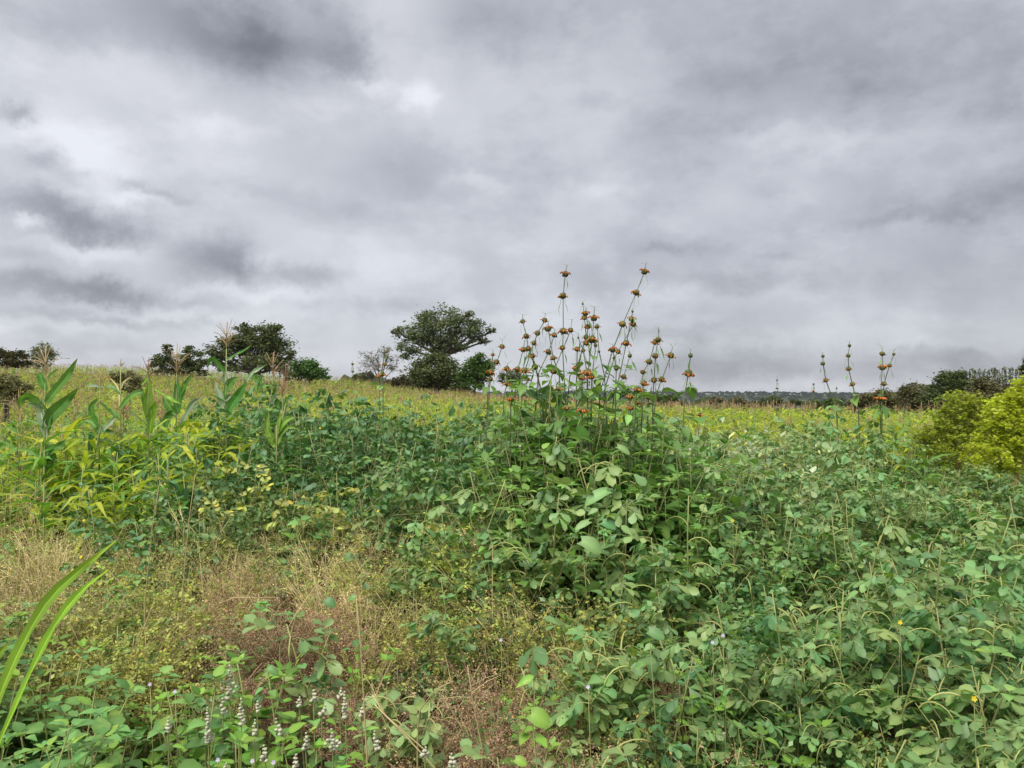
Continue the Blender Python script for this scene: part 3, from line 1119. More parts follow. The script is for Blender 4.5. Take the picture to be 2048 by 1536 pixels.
# broad toothed leaves crowding the foot of the orange-flowered stalks
MOUND = [leafy_weed(240 + i, 'stalk_leaf', 1.0, 4, 9, .55, 5, .12) for i in range(4)]
mp = np.array([(NP.normal(.60, .55), NP.normal(5.0, .42)) for _ in range(84)])
mp = mp[(mp[:, 0] > -.35) & (mp[:, 0] < 1.7)]
mh = (canopy_top(mp[:, 0], mp[:, 1]) + .13 - ground(mp[:, 0], mp[:, 1])) * NP.uniform(.8, 1.06, len(mp))
stuff('clump_undergrowth', 'broad green leaves crowding the foot of the orange-flowered stalks', 'weeds', MOUND,
      np.column_stack([mp, ground(mp[:, 0], mp[:, 1])]), NP.integers(0, 4, len(mp)), np.stack([NP.normal(0, .08, len(mp)), NP.normal(0, .08, len(mp)), NP.uniform(0, 6.28, len(mp))], 1), np.repeat(mh[:, None], 3, 1))

# ------------------------------------------------------------------ the crop field behind
fp = []
for (y0, y1, sp) in ((7.0, 16, .36), (16, 30, .46), (30, 55, .62), (55, 93, .85)):
    for y in np.arange(y0, y1, sp):
        half = .66 * 1.15 * y + 1
        x = np.arange(-half, half, sp)
        fp.append(np.stack([x + NP.uniform(-.5, .5, len(x)) * sp, y + NP.uniform(-.5, .5, len(x)) * sp], 1))
fp = np.concatenate(fp)
fu, fv = proj(fp[:, 0], fp[:, 1], ground(fp[:, 0], fp[:, 1]) + .9)
edge = np.where(fu < 330, 7.5, 10.4) + NP.normal(0, .4, len(fp))
fp = fp[(fp[:, 1] > edge) & ~((fp[:, 0] > 13) & (fp[:, 1] > 24 + 1.4 * (30 - np.minimum(fp[:, 0], 30)) ))]
nf = len(fp)
CROP = [crop(300 + i, ('crop_leaf', 'crop_leaf', 'crop_green')[i % 3], .92, 7, .42, .06, i % 2 == 0) for i in range(8)]
fsc = NP.uniform(.75, 1.1, nf) * np.where(fp[:, 1] < 16, .85, 1.0)
far_on = sm(17, 48, fp[:, 1])
ix = NP.integers(0, 4, nf) * 2 + (NP.random(nf) > (.14 + .66 * far_on)).astype(int)
stuff('crop_field_foliage', 'yellow-green maize field with dry tan tassels reaching the horizon', 'crop field', CROP,
      np.column_stack([fp, ground(fp[:, 0], fp[:, 1])]), ix, np.stack([NP.normal(0, .08, nf), NP.normal(0, .08, nf), NP.uniform(0, 6.28, nf)], 1), np.repeat(fsc[:, None], 3, 1))

# ------------------------------------------------------------------ far wood on the hills
nh = 5200
hX = NP.uniform(-1500, 1900, nh)
hY = NP.uniform(1650, 2400, nh)


def clump(seed, mat, n=60):
    rnd = random.Random(seed)
    mb = MB()
    tube(mb, [(0, 0, -.2), (0, 0, .5)], .05, .04, 'bark', 4)
    for i in range(n):
        c = sph(rnd.uniform(0, 6.28), rnd.uniform(-.3, 1.5)) * rnd.uniform(.55, 1)
        c = c * np.array([.55, .55, .42]) + np.array([0, 0, .58])
        d1 = sph(rnd.uniform(0, 6.28), rnd.uniform(-.5, .5)) * .2
        d2 = sph(rnd.uniform(0, 6.28), rnd.uniform(-1.5, 1.5)) * .2
        mb.add([c - d1, c - d2, c + d1, c + d2], [(0, 1, 2, 3)], mat, tj(rnd, .25, .05))
    return mb


hs = NP.uniform(4, 9, nh)
stuff('far_woods', 'dark wooded hillside on the far horizon', 'woods', [clump(400 + i, 'hill_tree') for i in range(4)],
      np.column_stack([hX, hY, hill_z(hX, hY)]), NP.integers(0, 4, nh), np.stack([np.zeros(nh), np.zeros(nh), NP.uniform(0, 6.28, nh)], 1), np.stack([hs * 1.3, hs * 1.3, hs], 1))
nb = 900
bX = NP.uniform(-150, 320, nb)
bY = NP.uniform(180, 620, nb)
bs = NP.uniform(3, 7.5, nb)
stuff('valley_woods', 'dark bushes scattered below the field before the hills', 'woods', [clump(410 + i, 'tree_dark') for i in range(3)],
      np.column_stack([bX, bY, ground(bX, bY)]), NP.integers(0, 3, nb), np.stack([np.zeros(nb), np.zeros(nb), NP.uniform(0, 6.28, nb)], 1), np.stack([bs * 1.4, bs * 1.4, bs], 1))


# ------------------------------------------------------------------ trees and bushes
def tree(name, label, cat, Y, base, lobes, mat, leafs=.22, n_leaf=7000, twig='bark', r_trunk=.18, bare=0.0, group=None, seed=1, sub=26, depth=.8, z_drop=0.0, stems=1, flat=.6, clump=1.0, reach=1.0):
    """trunk, limbs to every lobe of the crown, and leaf sprays gathered in sub-clumps; lobes: (u, v, half width, half height)"""
    rnd = random.Random(seed)
    rng = np.random.default_rng(seed)
    bx = (base - CU) / F_PX * Y
    root = np.array([bx, Y, gz(bx, Y) - z_drop])
    t = thing(name, label, cat, root, group=group)
    trunk = MB()
    crown = MB()
    k = Y / F_PX
    L = []
    for (u, v, ru, rv) in lobes:
        c = at(u, v, Y + rnd.uniform(-.4, .4) * ru * k * depth)
        L.append((c - root, ru * k, rv * k))
    cz = np.mean([c[2] for c, _, _ in L])
    top = np.array([np.mean([c[0] for c, _, _ in L]) * .5, 0, min(c[2] - b * .6 for c, _, b in L)])
    top[2] = max(top[2], .15 * cz)
    tips = []
    for s in range(stems):
        off = np.array([rnd.uniform(-1, 1), rnd.uniform(-1, 1), 0]) * r_trunk * 2.2 * (stems > 1)
        tube(trunk, [off - (0, 0, .2), off * 1.3 + top * .5 + (rnd.uniform(-.1, .1), 0, 0), top + off], r_trunk, r_trunk * .7, twig, 7)
    area = np.array([a * b for _, a, b in L])
    tot = area.sum()
    V, F, C = [], [], []
    for (c, a, b), ar in zip(L, area):
        start = top + (0, 0, rnd.uniform(-.1, .1) * b)
        mid = (start + c) * .5 + np.array([0, rnd.uniform(-.3, .3) * a, -.08 * b])
        tube(trunk, [start, mid, c], r_trunk * .5, r_trunk * .2, twig, 5)
        ns = max(6, int(sub * (ar / area.max()) ** .7))
        for j in range(ns):
            d = sph(rnd.uniform(0, 6.28), math.asin(rnd.uniform(-.75, 1)))
            q = c + d * np.array([a, a * depth, b]) * rnd.uniform(.5, 1.0) * (reach if rnd.random() < .4 else 1)
            m2 = (c + q) * .5 + np.array([rnd.uniform(-.1, .1) * a, 0, rnd.uniform(-.1, .15) * b])
            if bare > 0 or rnd.random() < .6:
                tube(trunk, [c * .75 + start * .25, m2, q], r_trunk * .16, r_trunk * .05, twig, 3)
            if bare > 0:
                for w in range(int(16 * bare)):
                    d2 = nrm(d + np.array([rnd.gauss(0, .8), rnd.gauss(0, .8), rnd.gauss(0, .7)]))
                    s0 = m2 + (q - m2) * rnd.uniform(.1, 1)
                    l = rnd.uniform(.2, .5) * (a + b) * .5
                    e = s0 + d2 * l
                    kx = (s0 + e) * .5 + np.array([rnd.gauss(0, .12), rnd.gauss(0, .12), rnd.gauss(0, .12)]) * l
                    tube(trunk, [s0, kx, e], r_trunk * .07, r_trunk * .035, twig, 3)
            nl = int(n_leaf * ar / tot / ns)
            if nl < 1:
                continue
            rs = (a * b) ** .5 * rnd.uniform(.20, .36) * clump
            P = q + rng.normal(0, 1, (nl, 3)) * rs * np.array([1.0, 1.0, flat])
            az = rng.uniform(0, 6.28, nl)
            el = rng.uniform(-.6, .6, nl)
            d1 = np.stack([np.cos(az) * np.cos(el), np.sin(az) * np.cos(el), np.sin(el)], 1)
            tmp = rng.normal(0, 1, (nl, 3))
            d2 = np.cross(d1, tmp)
            d2 /= np.linalg.norm(d2, axis=1)[:, None]
            sz = leafs * rng.uniform(.55, 1.3, nl)[:, None]
            o = len(V)
            quad = np.stack([P - d1 * sz * .5, P + d2 * sz * .24, P + d1 * sz * .5, P - d2 * sz * .24], 1).reshape(-1, 3)
            V.extend(map(tuple, quad))
            F.extend((o + 4 * i, o + 4 * i + 1, o + 4 * i + 2, o + 4 * i + 3) for i in range(nl))
            ck = rnd.uniform(.75, 1.3)
            kk = ck * rng.uniform(.8, 1.2, nl)
            C.extend((x, x, x) for x in np.repeat(kk, 4))
    link('trunk', trunk.mesh('trunk'), t)
    if V:
        crown.add(V, F, mat, C)
        link('crown', crown.mesh('crown'), t)
    return t


tree('umbrella_tree', 'tall flat-topped grey-green tree with a wide spreading crown', 'tree', 74, 872,
     [(880, 640, 42, 26), (920, 655, 38, 24), (955, 660, 34, 20), (985, 662, 14, 6), (845, 668, 40, 26), (812, 672, 26, 20), (795, 664, 12, 6), (880, 680, 44, 24), (905, 690, 30, 18), (818, 700, 24, 22), (950, 682, 16, 12), (968, 683, 12, 8), (880, 702, 24, 9), (858, 640, 22, 20), (930, 630, 16, 10)],
     'tree_grey', .27, 13000, 'bark', .34, seed=3, sub=30, flat=.65, clump=.82)
tree('bare_tree', 'almost leafless grey thorn tree left of the umbrella-shaped tree', 'tree', 70, 757,
     [(742, 712, 26, 20), (775, 712, 26, 18), (757, 735, 40, 24), (790, 735, 18, 16), (730, 748, 18, 20), (770, 700, 14, 10), (760, 762, 24, 12)],
     'tree_grey', .16, 900, 'twig_grey', .16, bare=1.0, seed=5, sub=16, stems=2)
tree('dark_bush', 'large rounded dark bush standing under the umbrella-shaped tree', 'bush', 68, 870,
     [(870, 740, 46, 30), (845, 750, 28, 24), (895, 750, 28, 24), (868, 722, 26, 16), (872, 765, 44, 16)],
     'tree_dark', .26, 11000, 'bark', .12, seed=7, sub=34, stems=3)
tree('low_bush', 'low olive bush between the bare tree and the dark rounded bush', 'bush', 72, 808,
     [(808, 764, 22, 12), (792, 768, 14, 9), (826, 762, 14, 12)], 'bush_olive', .22, 2200, 'bark', .06, seed=8, sub=20, stems=3)
tree('green_tree', 'small fresh green tree right of the dark rounded bush', 'tree', 66, 948,
     [(958, 728, 24, 18), (940, 742, 20, 15), (962, 745, 22, 16), (930, 755, 14, 12), (955, 718, 14, 10), (975, 735, 12, 14), (948, 760, 24, 10), (945, 772, 22, 9)],
     'tree_green', .24, 7500, 'bark', .13, seed=9, sub=24)
tree('thorn_bush', 'grey-green thorn bush behind the flower stalks beside the green tree', 'bush', 76, 1024,
     [(1022, 752, 22, 15), (1008, 758, 15, 12), (1040, 758, 16, 12), (1024, 768, 26, 9)], 'tree_grey', .2, 2600, 'twig_grey', .08, bare=.4, seed=11, sub=18, stems=2)
tree('bush', 'dark green bush seen between the flower stalks above the crop', 'bush', 78, 1258,
     [(1250, 786, 26, 12), (1275, 790, 22, 10), (1232, 792, 14, 8)], 'tree_green', .22, 2500, 'bark', .06, seed=12, sub=18, stems=2)
tree('broad_tree', 'broad dome-shaped dark tree behind the tallest maize tassel', 'tree', 72, 510,
     [(520, 672, 42, 22), (555, 690, 34, 26), (480, 690, 34, 24), (515, 700, 52, 28), (445, 700, 28, 20), (565, 715, 26, 18), (540, 660, 26, 12), (495, 658, 22, 12), (430, 712, 16, 12), (520, 722, 50, 14), (450, 725, 24, 14), (470, 738, 40, 10), (550, 738, 44, 12)],
     'tree_dark', .28, 15000, 'bark', .3, seed=13, sub=32, clump=.95)
tree('dark_shrub', 'dark two-lobed shrub left of the broad dome-shaped tree', 'bush', 66, 352,
     [(330, 712, 16, 14), (335, 696, 9, 10), (383, 712, 20, 18), (378, 698, 9, 9), (355, 725, 36, 14), (318, 728, 18, 12), (395, 730, 18, 12), (335, 744, 32, 12), (382, 744, 34, 12)],
     'tree_dark', .24, 6500, 'bark', .14, seed=15, sub=18, stems=2)
tree('green_bush', 'bright green feathery bush right of the broad dome-shaped tree', 'bush', 64, 615,
     [(608, 728, 22, 14), (632, 738, 20, 11), (595, 738, 22, 14), (648, 746, 10, 6), (618, 742, 34, 10), (602, 754, 30, 10), (636, 755, 24, 8)], 'tree_bright', .22, 6000, 'bark', .1, seed=17, sub=22, stems=2)
tree('hedge_bush', 'dark low bush at the far left edge of the field horizon', 'bush', 66, 18,
     [(8, 708, 22, 13), (32, 712, 20, 10), (-20, 706, 24, 16), (45, 712, 10, 10), (8, 724, 34, 14), (40, 726, 22, 12)], 'bush_olive', .24, 4500, 'bark', .1, bare=.3, seed=19, sub=20, stems=3)
tree('round_thorn_tree', 'small round thorny tree behind the leftmost maize tassel', 'tree', 68, 88,
     [(85, 705, 22, 15), (70, 710, 14, 11), (102, 710, 14, 12), (86, 692, 12, 8), (88, 718, 26, 9), (88, 730, 22, 10)], 'tree_grey', .18, 2400, 'twig_grey', .12, bare=.8, seed=21, sub=16)
tree('field_bush', 'small brown-green bush inside the crop at the left edge', 'bush', 16, 20,
     [(10, 795, 46, 20), (20, 768, 40, 18), (-15, 770, 30, 20), (45, 775, 22, 14)], 'field_bush', .07, 5000, 'bark', .025, bare=.2, seed=23, sub=24, stems=4)
tree('field_bush', 'small grey-brown bush inside the crop behind the thin maize tassel', 'bush', 22, 258,
     [(258, 775, 26, 12), (255, 757, 26, 14), (240, 752, 14, 12), (278, 765, 18, 10)], 'field_bush', .08, 2800, 'twig_grey', .025, bare=.4, seed=24, sub=18, stems=4)
# bushes standing along the field edge before the hills
for i, (u, v, ru, rv, lab) in enumerate([
        (1545, 803, 28, 10, 'widest dark bush on the field edge before the hills'),
        (1475, 802, 20, 7, 'small dark bush left of the widest bush on the field edge'),
        (1588, 806, 16, 7, 'small dark bush just right of the widest field-edge bush'),
        (1432, 800, 16, 6, 'leftmost small olive bush on the field edge before the hills'),
        (1625, 808, 16, 8, 'dark round bush on the field edge near the right stalks'),
        (1664, 806, 20, 9, 'fresh green bush on the field edge beside the hedge')]):
    tree('field_edge_bush', lab, 'bush', 96 + 3 * (i % 3), u, [(u, v, ru * .7, rv), (u - ru * .5, v + 2, ru * .5, rv * .8), (u + ru * .5, v + 2, ru * .5, rv * .8)],
         'tree_green' if i == 5 else 'bush_olive' if i % 2 else 'tree_dark', .26, 2200, 'bark', .08, seed=30 + i, sub=14, stems=2, group='bushes along the field edge')
# the hedge on the right
tree('hedge_bush', 'low brown-olive bush at the left end of the right-hand hedge', 'bush', 34, 1745,
     [(1735, 800, 24, 14), (1765, 798, 26, 16), (1790, 805, 26, 18), (1715, 808, 14, 10)], 'bush_olive', .12, 7000, 'twig_grey', .05, bare=.5, seed=41, sub=24, stems=4, group='hedge bushes on the right')
tree('hedge_bush', 'grey bare-twigged bush rising from the middle of the hedge', 'bush', 32, 1835,
     [(1828, 782, 30, 15), (1855, 788, 26, 18), (1815, 800, 30, 18), (1850, 812, 34, 16)], 'bush_olive', .11, 6500, 'twig_grey', .05, bare=1.0, seed=43, sub=24, stems=4, group='hedge bushes on the right')
tree('hedge_bush', 'tallest dark bush of the hedge left of the yellow-green bush', 'bush', 29, 1905,
     [(1912, 756, 26, 18), (1895, 775, 28, 20), (1930, 775, 30, 22), (1880, 800, 34, 20), (1925, 805, 40, 22)], 'tree_dark', .11, 12000, 'bark', .06, bare=.4, seed=45, sub=28, stems=4, group='hedge bushes on the right')
tree('hedge_bush', 'dark olive bush of the hedge behind the yellow-green bush', 'bush', 27, 1975,
     [(1962, 774, 28, 16), (1995, 783, 30, 18), (1970, 800, 44, 22), (2020, 796, 36, 24), (2062, 785, 36, 26)], 'bush_olive', .11, 12000, 'bark', .06, bare=.3, seed=47, sub=28, stems=4, group='hedge bushes on the right')
tree('thorn_tree', 'thorny treetop at the right edge above the hedge', 'tree', 24, 2062,
     [(2046, 734, 10, 8), (2066, 726, 16, 14), (2050, 745, 12, 9), (2080, 740, 18, 16)], 'bush_olive', .09, 2400, 'bark', .05, bare=.8, seed=49, sub=16)
# the far row of slim upright trees above the hedge
sl = MB()
for i in range(40):
    u = 1940 + i * 4.3 + random.uniform(-1.5, 1.5)
    p = at(u, 737 + random.uniform(-4, 3) + (abs(i - 17) * .25), 160)
    b = at(u, 792, 160)
    rnd = random.Random(700 + i)
    tube(sl, [b, p], .12, .04, 'bark', 3)
    hgt = p[2] - b[2]
    for j in range(60):
        tt = rnd.uniform(.1, 1.0)
        c = b + (p - b) * tt + np.array([rnd.gauss(0, .22), rnd.gauss(0, .22), 0]) * (1.1 - .7 * tt)
        d1 = sph(rnd.uniform(0, 6.28), rnd.uniform(.3, 1.2)) * .28
        d2 = sph(rnd.uniform(0, 6.28), rnd.uniform(-.6, .6)) * .16
        sl.add([c - d1, c - d2, c + d1, c + d2], [(0, 1, 2, 3)], 'tree_grey', tj(rnd, .2, .05))
tag(link('far_plantation', sl.mesh('far_plantation')), 'far row of slim upright trees rising behind the hedge', 'woods', None, 'stuff')

# yellow-green bushes on the right
tree('yellow_bush', 'bright yellow-green feathery bush with fine leaves before the hedge', 'bush', 8.6, 1925,
     [(1918, 808, 34, 22), (1950, 815, 36, 24), (1896, 832, 26, 20), (1935, 845, 44, 24), (1885, 855, 24, 14), (1910, 875, 44, 18), (1965, 850, 34, 28), (1865, 870, 24, 12), (1845, 880, 26, 16), (1830, 905, 36, 14), (1890, 900, 50, 16), (1955, 895, 50, 22), (1925, 925, 56, 18)], 'yellow_leaf', .042, 10000, 'olive_stem', .010, bare=.5, seed=51, sub=60, stems=4, clump=.62, flat=.9, reach=1.35)
tree('yellow_bush', 'tallest yellow-green bush cut by the right edge of the view', 'bush', 6.9, 2035,
     [(2028, 795, 24, 24), (2060, 780, 30, 34), (2000, 825, 30, 34), (2040, 840, 44, 40), (2010, 880, 44, 28), (2060, 885, 50, 40), (1980, 870, 26, 26), (2090, 830, 40, 60), (2030, 915, 50, 22), (1990, 912, 40, 20), (1960, 905, 34, 16), (2040, 935, 50, 16)], 'yellow_leaf', .038, 13500, 'olive_stem', .010, bare=.5, seed=53, sub=64, stems=4, clump=.62, flat=.9, reach=1.35)


# ------------------------------------------------------------------ orange flower stalks
def ball_mesh(rnd, r):
    mb = MB()
    V, C = [], []
    nr, ns = 6, 10
    V.append((0, 0, -r * .8))
    C.append((.7, .7, .7))
    for i in range(1, nr):
        a = -math.pi / 2 + math.pi * i / nr
        for j in range(ns):
            b = 2 * math.pi * (j + .5 * (i % 2)) / ns
            k = r * (1.0 + (.16 if (i + j) % 2 else -.10) + rnd.uniform(-.05, .05))
            V.append((k * math.cos(a) * math.cos(b), k * math.cos(a) * math.sin(b), k * .95 * math.sin(a)))
            q = rnd.uniform(.7, 1.25)
            C.append((q, q, q))
    V.append((0, 0, r * .85))
    C.append((1, 1, 1))
    F = []
    for j in range(ns):
        F.append((0, 1 + (j + 1) % ns, 1 + j))
        F.append((len(V) - 1, 1 + (nr - 2) * ns + j, 1 + (nr - 2) * ns + (j + 1) % ns))
    for i in range(nr - 2):
        for j in range(ns):
            a, b = 1 + i * ns + j, 1 + i * ns + (j + 1) % ns
            F.append((a, b, b + ns, a + ns))
    mb.add(V, F, 'flower_ball', C)
    for j in range(16):                          # the pointed calyx tips
        d = sph(rnd.uniform(0, 6.28), rnd.uniform(-1.0, 1.2))
        w = nrm(np.cross(d, (0, 0, 1))) * r * .10
        mb.add([d * r * .9 - w, d * r * .9 + w, d * r * 1.38], [(0, 1, 2)], 'flower_ball', (.9, .8, .6))
    return mb


def corolla_mesh(rnd, r, style):
    """ring of tubular petals; style 1 opens at the top of the ball, 2 hangs as a skirt, 3 is sparse"""
    mb = MB()
    n = {1: 11, 2: 12, 3: 4}[style]
    for j in range(n):
        if rnd.random() < .15:
            continue
        a = j * 6.28 / n + rnd.uniform(-.3, .3)
        z0 = {1: .35, 2: -.05, 3: .0}[style] * r
        rise = {1: .35, 2: .0, 3: -.1}[style]
        o = np.array([math.cos(a), math.sin(a), 0])
        p = [o * r * .7 + (0, 0, z0), o * r * (1.3 + rnd.uniform(-.1, .1)) + (0, 0, z0 + rise * r * .8), o * r * (1.7 + rnd.uniform(-.3, .15)) + (0, 0, z0 + rise * r * .4 - rnd.uniform(.1, .8) * r)]
        tube(mb, p, r * .15, r * .20, 'orange_petal', 5, tj(rnd, .15, .05))
    return mb


HEADS = {}


def head(kind, size):
    key = (kind, size, random.randrange(3))
    if key not in HEADS:
        rnd = random.Random(hash(key) % 9999)
        r = .0203 * size
        HEADS[key] = (ball_mesh(rnd, r), corolla_mesh(rnd, r, kind) if kind else None)
    return HEADS[key]


def Z3(x, y):
    return 960 + x / 4.452, 500 + y / 4.452


def Z4(x, y):
    return 1400 + x / 3.16, 640 + y / 3.16


def Z2(x, y):
    return 680 + x / 5.689, 580 + y / 5.689


def stalk(label, Y, zf, tip, heads, base, n_leaf=4, grp='orange-flowered stalks', tip_leaf=1.0, name='flower_stalk'):
    """heads: (x, y, kind, size) from the top down, in the coordinates of a picture crop"""
    rnd = random.Random(hash(label) % 9973 if False else sum(map(ord, label)))
    tu, tv = zf(*tip)
    bu, bv = zf(*base)
    P_tip = at(tu, tv, Y)
    P_heads = [at(*zf(x, y), Y + rnd.uniform(-.05, .05)) for (x, y, _k, _s) in heads]
    P_base = at(bu, bv, Y)
    slope = (P_base - (P_heads[-1] if P_heads else P_tip))
    g = gz(P_base[0], P_base[1])
    dz = max(P_base[2] - g, .05)
    run = np.clip(slope[0] / max(abs(slope[2]), .05), -.5, .5)
    foot = np.array([P_base[0] + run * dz * .35, Y, g - .02])
    t = thing(name, label, 'flower stalk', foot, group=grp)
    st = MB()
    pts = [foot, (foot + P_base) * .5 + np.array([run * dz * -.08, 0, 0]), P_base] + P_heads[::-1] + [P_tip]
    pts = [p - foot for p in pts]
    k = Y / 5.5
    tube(st, pts, .0052 * tip_leaf, .0022 * tip_leaf, 'stalk_green', 5)
    link('stem', st.mesh('stem'), t)
    for i, ((x, y, kd, sz), P) in enumerate(zip(heads, P_heads)):
        b, c = head(kd, sz)
        nxt = P_heads[i - 1] if i else P_tip
        ax = nrm(nxt - P + (P - (P_heads[i + 1] if i + 1 < len(heads) else P_base)))
        m = np.eye(4)
        y_ = nrm(np.cross(ax, (1, 0, 0)))
        m[:3, 0], m[:3, 1], m[:3, 2], m[:3, 3] = np.cross(y_, ax), y_, ax, P - foot
        ho = link('flower_head', b.mesh('flower_head'), t, m)
        if c is not None:
            link('corolla', c.mesh('corolla'), ho)
        for s in range(2):                       # the narrow bracts hanging below the whorl
            az = s * math.pi + rnd.uniform(-.5, .5)
            d = sph(az, rnd.uniform(-1.35, -1.0))
            mb = rnd.choice(LEAVES['bract'])
            link('bract', mb.mesh('bract'), t, frame(d, (0, 0, 1), P - foot + np.array([0, 0, -.018 * sz]) + d * .03 * tip_leaf, rnd.uniform(-.5, .5), rnd.uniform(.6, 1.15) * (.75 + .25 * sz)))
    for s in range(2):
        az = s * math.pi + rnd.uniform(-.5, .5)
        d = sph(az, rnd.uniform(.35, 1.1))
        link('bract', rnd.choice(LEAVES['bract']).mesh('bract'), t, frame(d, (0, 0, 1), P_tip - foot + d * .012 - np.array([0, 0, .012]), 0, .45 * tip_leaf))
    low = P_heads[-1] if P_heads else P_tip
    for i in range(n_leaf * 2):                  # broad toothed leaves on the lower stem
        tt = rnd.uniform(.0, .95)
        p = low + (P_base - low) * (.4 + .6 * tt) if i % 3 == 0 else P_base + (foot - P_base) * rnd.uniform(0, .6)
        d = sph(rnd.uniform(0, 6.28), rnd.uniform(-.7, .3))
        link('leaf', rnd.choice(LEAVES['stalk_leaf']).mesh('leaf'), t, frame(d, (0, 0, 1), p - foot + d * .035, rnd.uniform(-.4, .4), rnd.uniform(.6, 1.15) * tip_leaf))
    return t


MAIN = [
    ('tall straight orange-flowered stalk with four whorls, tallest left of centre', 5.4, (775, 130), [(760, 215, 1, 1.1), (740, 408, 2, 1.15), (742, 722, 2, 1.15), (735, 870, 3, .9)], (758, 1280), 4),
    ('tallest leaning stalk, bent to the right with orange whorls against the clouds', 5.5, (1480, 110), [(1465, 193, 1, 1.1), (1392, 380, 2, 1.1), (1270, 660, 3, 1.15), (1183, 890, 2, 1.0)], (1070, 1260), 5),
    ('stalk with small green top bud just right of the long leaning stalk', 5.7, (1360, 520), [(1358, 547, 0, .45), (1350, 615, 1, 1.0), (1303, 830, 2, 1.15)], (1210, 1270), 5),
    ('stalk with one orange whorl half hidden by the small-budded stalk', 5.8, (1367, 610), [(1367, 662, 2, 1.0), (1230, 905, 3, .95), (1195, 960, 0, .6)], (1110, 1240), 4),
    ('left-leaning stalk of four whorls, top one small and rusty', 5.6, (380, 570), [(380, 635, 3, .85), (413, 767, 2, 1.0), (430, 877, 3, .95), (490, 1040, 3, 1.1)], (545, 1240), 4),
    ('stalk leaning right with green whorls, crossing the four-whorl left-leaning stalk', 5.5, (582, 560), [(578, 625, 3, .9), (513, 740, 3, .95), (480, 828, 3, .85)], (345, 1240), 4),
    ('stalk with a flat orange crown leaning left beside the tall straight stalk', 5.3, (608, 630), [(607, 702, 1, 1.05), (652, 960, 2, .85)], (705, 1110), 3),
    ('stalk with small orange crown leaning right next to the tall straight stalk', 5.6, (667, 700), [(662, 757, 2, .95), (610, 908, 2, 1.0)], (520, 1100), 5),
    ('stalk with round green head touching the tall straight stalk on its right', 5.5, (820, 615), [(808, 714, 3, .9), (655, 1078, 3, 1.1)], (595, 1240), 4),
    ('slim stalk topped by a tiny grey bud with two hanging leaves', 5.8, (915, 455), [(915, 480, 0, .4), (930, 600, 2, 1.0), (945, 775, 3, .95), (860, 1055, 2, 1.2)], (800, 1120), 4),
    ('stalk of stacked orange whorls directly behind the tiny-budded stalk', 5.6, (950, 515), [(940, 565, 1, .95), (963, 680, 2, .95), (945, 828, 3, 1.05), (865, 882, 2, .95)], (860, 1240), 4),
    ('upright stalk with three big orange whorls in the middle of the clump', 5.2, (1018, 500), [(1015, 607, 1, 1.1), (1000, 797, 2, 1.3), (960, 1090, 2, 1.35)], (958, 1300), 5),
    ('stalk with a green spiky whorl leaning left, right of the three-whorl stalk', 5.7, (1045, 655), [(1043, 682, 3, .85), (1060, 905, 0, .5)], (1110, 1130), 6),
    ('small stalk with two narrow top leaves spread like a bow', 5.8, (872, 735), [(875, 780, 0, .4), (920, 895, 3, .75)], (950, 1080), 3),
    ('short stalk with grey-green heads just left of the leaning stalk foot', 5.6, (1035, 800), [(1030, 850, 0, .65)], (1000, 1100), 3),
    ('stalk with small flat pink-orange crown before the leaning stalk', 5.3, (1184, 835), [(1182, 887, 1, .95), (1215, 1057, 0, .75)], (1205, 1270), 4),
    ('stalk with a small green tuft over one orange whorl, clump right side', 5.4, (1338, 915), [(1335, 942, 0, .75), (1280, 1128, 2, .85)], (1195, 1260), 5),
    ('stalk with two long drooping leaves above three brownish whorls', 5.3, (1590, 690), [(1592, 722, 0, .25), (1587, 800, 3, .95), (1562, 942, 3, 1.0), (1550, 1157, 3, 1.0)], (1540, 1290), 3),
    ('stalk with orange top whorl crossing the drooping-leaved stalk', 5.4, (1575, 775), [(1558, 823, 2, .9), (1508, 995, 3, 1.05), (1452, 1088, 1, .8)], (1440, 1300), 4),
    ('stalk leaning right with one fiery orange top whorl, right of the clump', 5.3, (1715, 858), [(1700, 938, 2, 1.05), (1620, 1152, 2, 1.0)], (1565, 1290), 3),
    ('lone stalk with round green top bud at the right end of the clump', 5.2, (1876, 880), [(1875, 940, 0, .75), (1857, 1098, 2, 1.25)], (1820, 1290), 6),
    ('leftmost leaning stalk of the clump, three whorls, orange lowest', 5.6, (198, 795), [(198, 860, 3, .9), (150, 998, 3, .95), (95, 1087, 2, 1.1)], (70, 1250), 3),
    ('thin stalk with dark bud beside the leftmost leaning stalk', 5.9, (114, 885), [(115, 932, 3, .65), (95, 1150, 3, .85)], (82, 1250), 2),
    ('short stalk with orange crown in front of the grey thorn bush', 5.4, (247, 1008), [(237, 1056, 2, .95), (245, 1190, 2, .95)], (215, 1280), 3),
    ('stalk with orange whorl leaning right behind the thorn bush stalks', 5.6, (398, 800), [(385, 887, 2, .95), (337, 1062, 2, 1.05)], (312, 1260), 3),
    ('low stalk with a wide orange whorl between two leaning stalks', 5.3, (415, 1030), [(395, 1072, 2, 1.05), (430, 1152, 2, .6)], (380, 1240), 4),
    ('stalk with brownish whorl and orange skirt leaning left of the tall stalk', 5.6, (470, 885), [(468, 942, 2, .95), (480, 1000, 0, .4)], (520, 1130), 3),
]
for (lab, Y, tip, hd, base, nl) in MAIN:
    stalk(lab, Y, Z3, tip, hd, base, nl + 1)
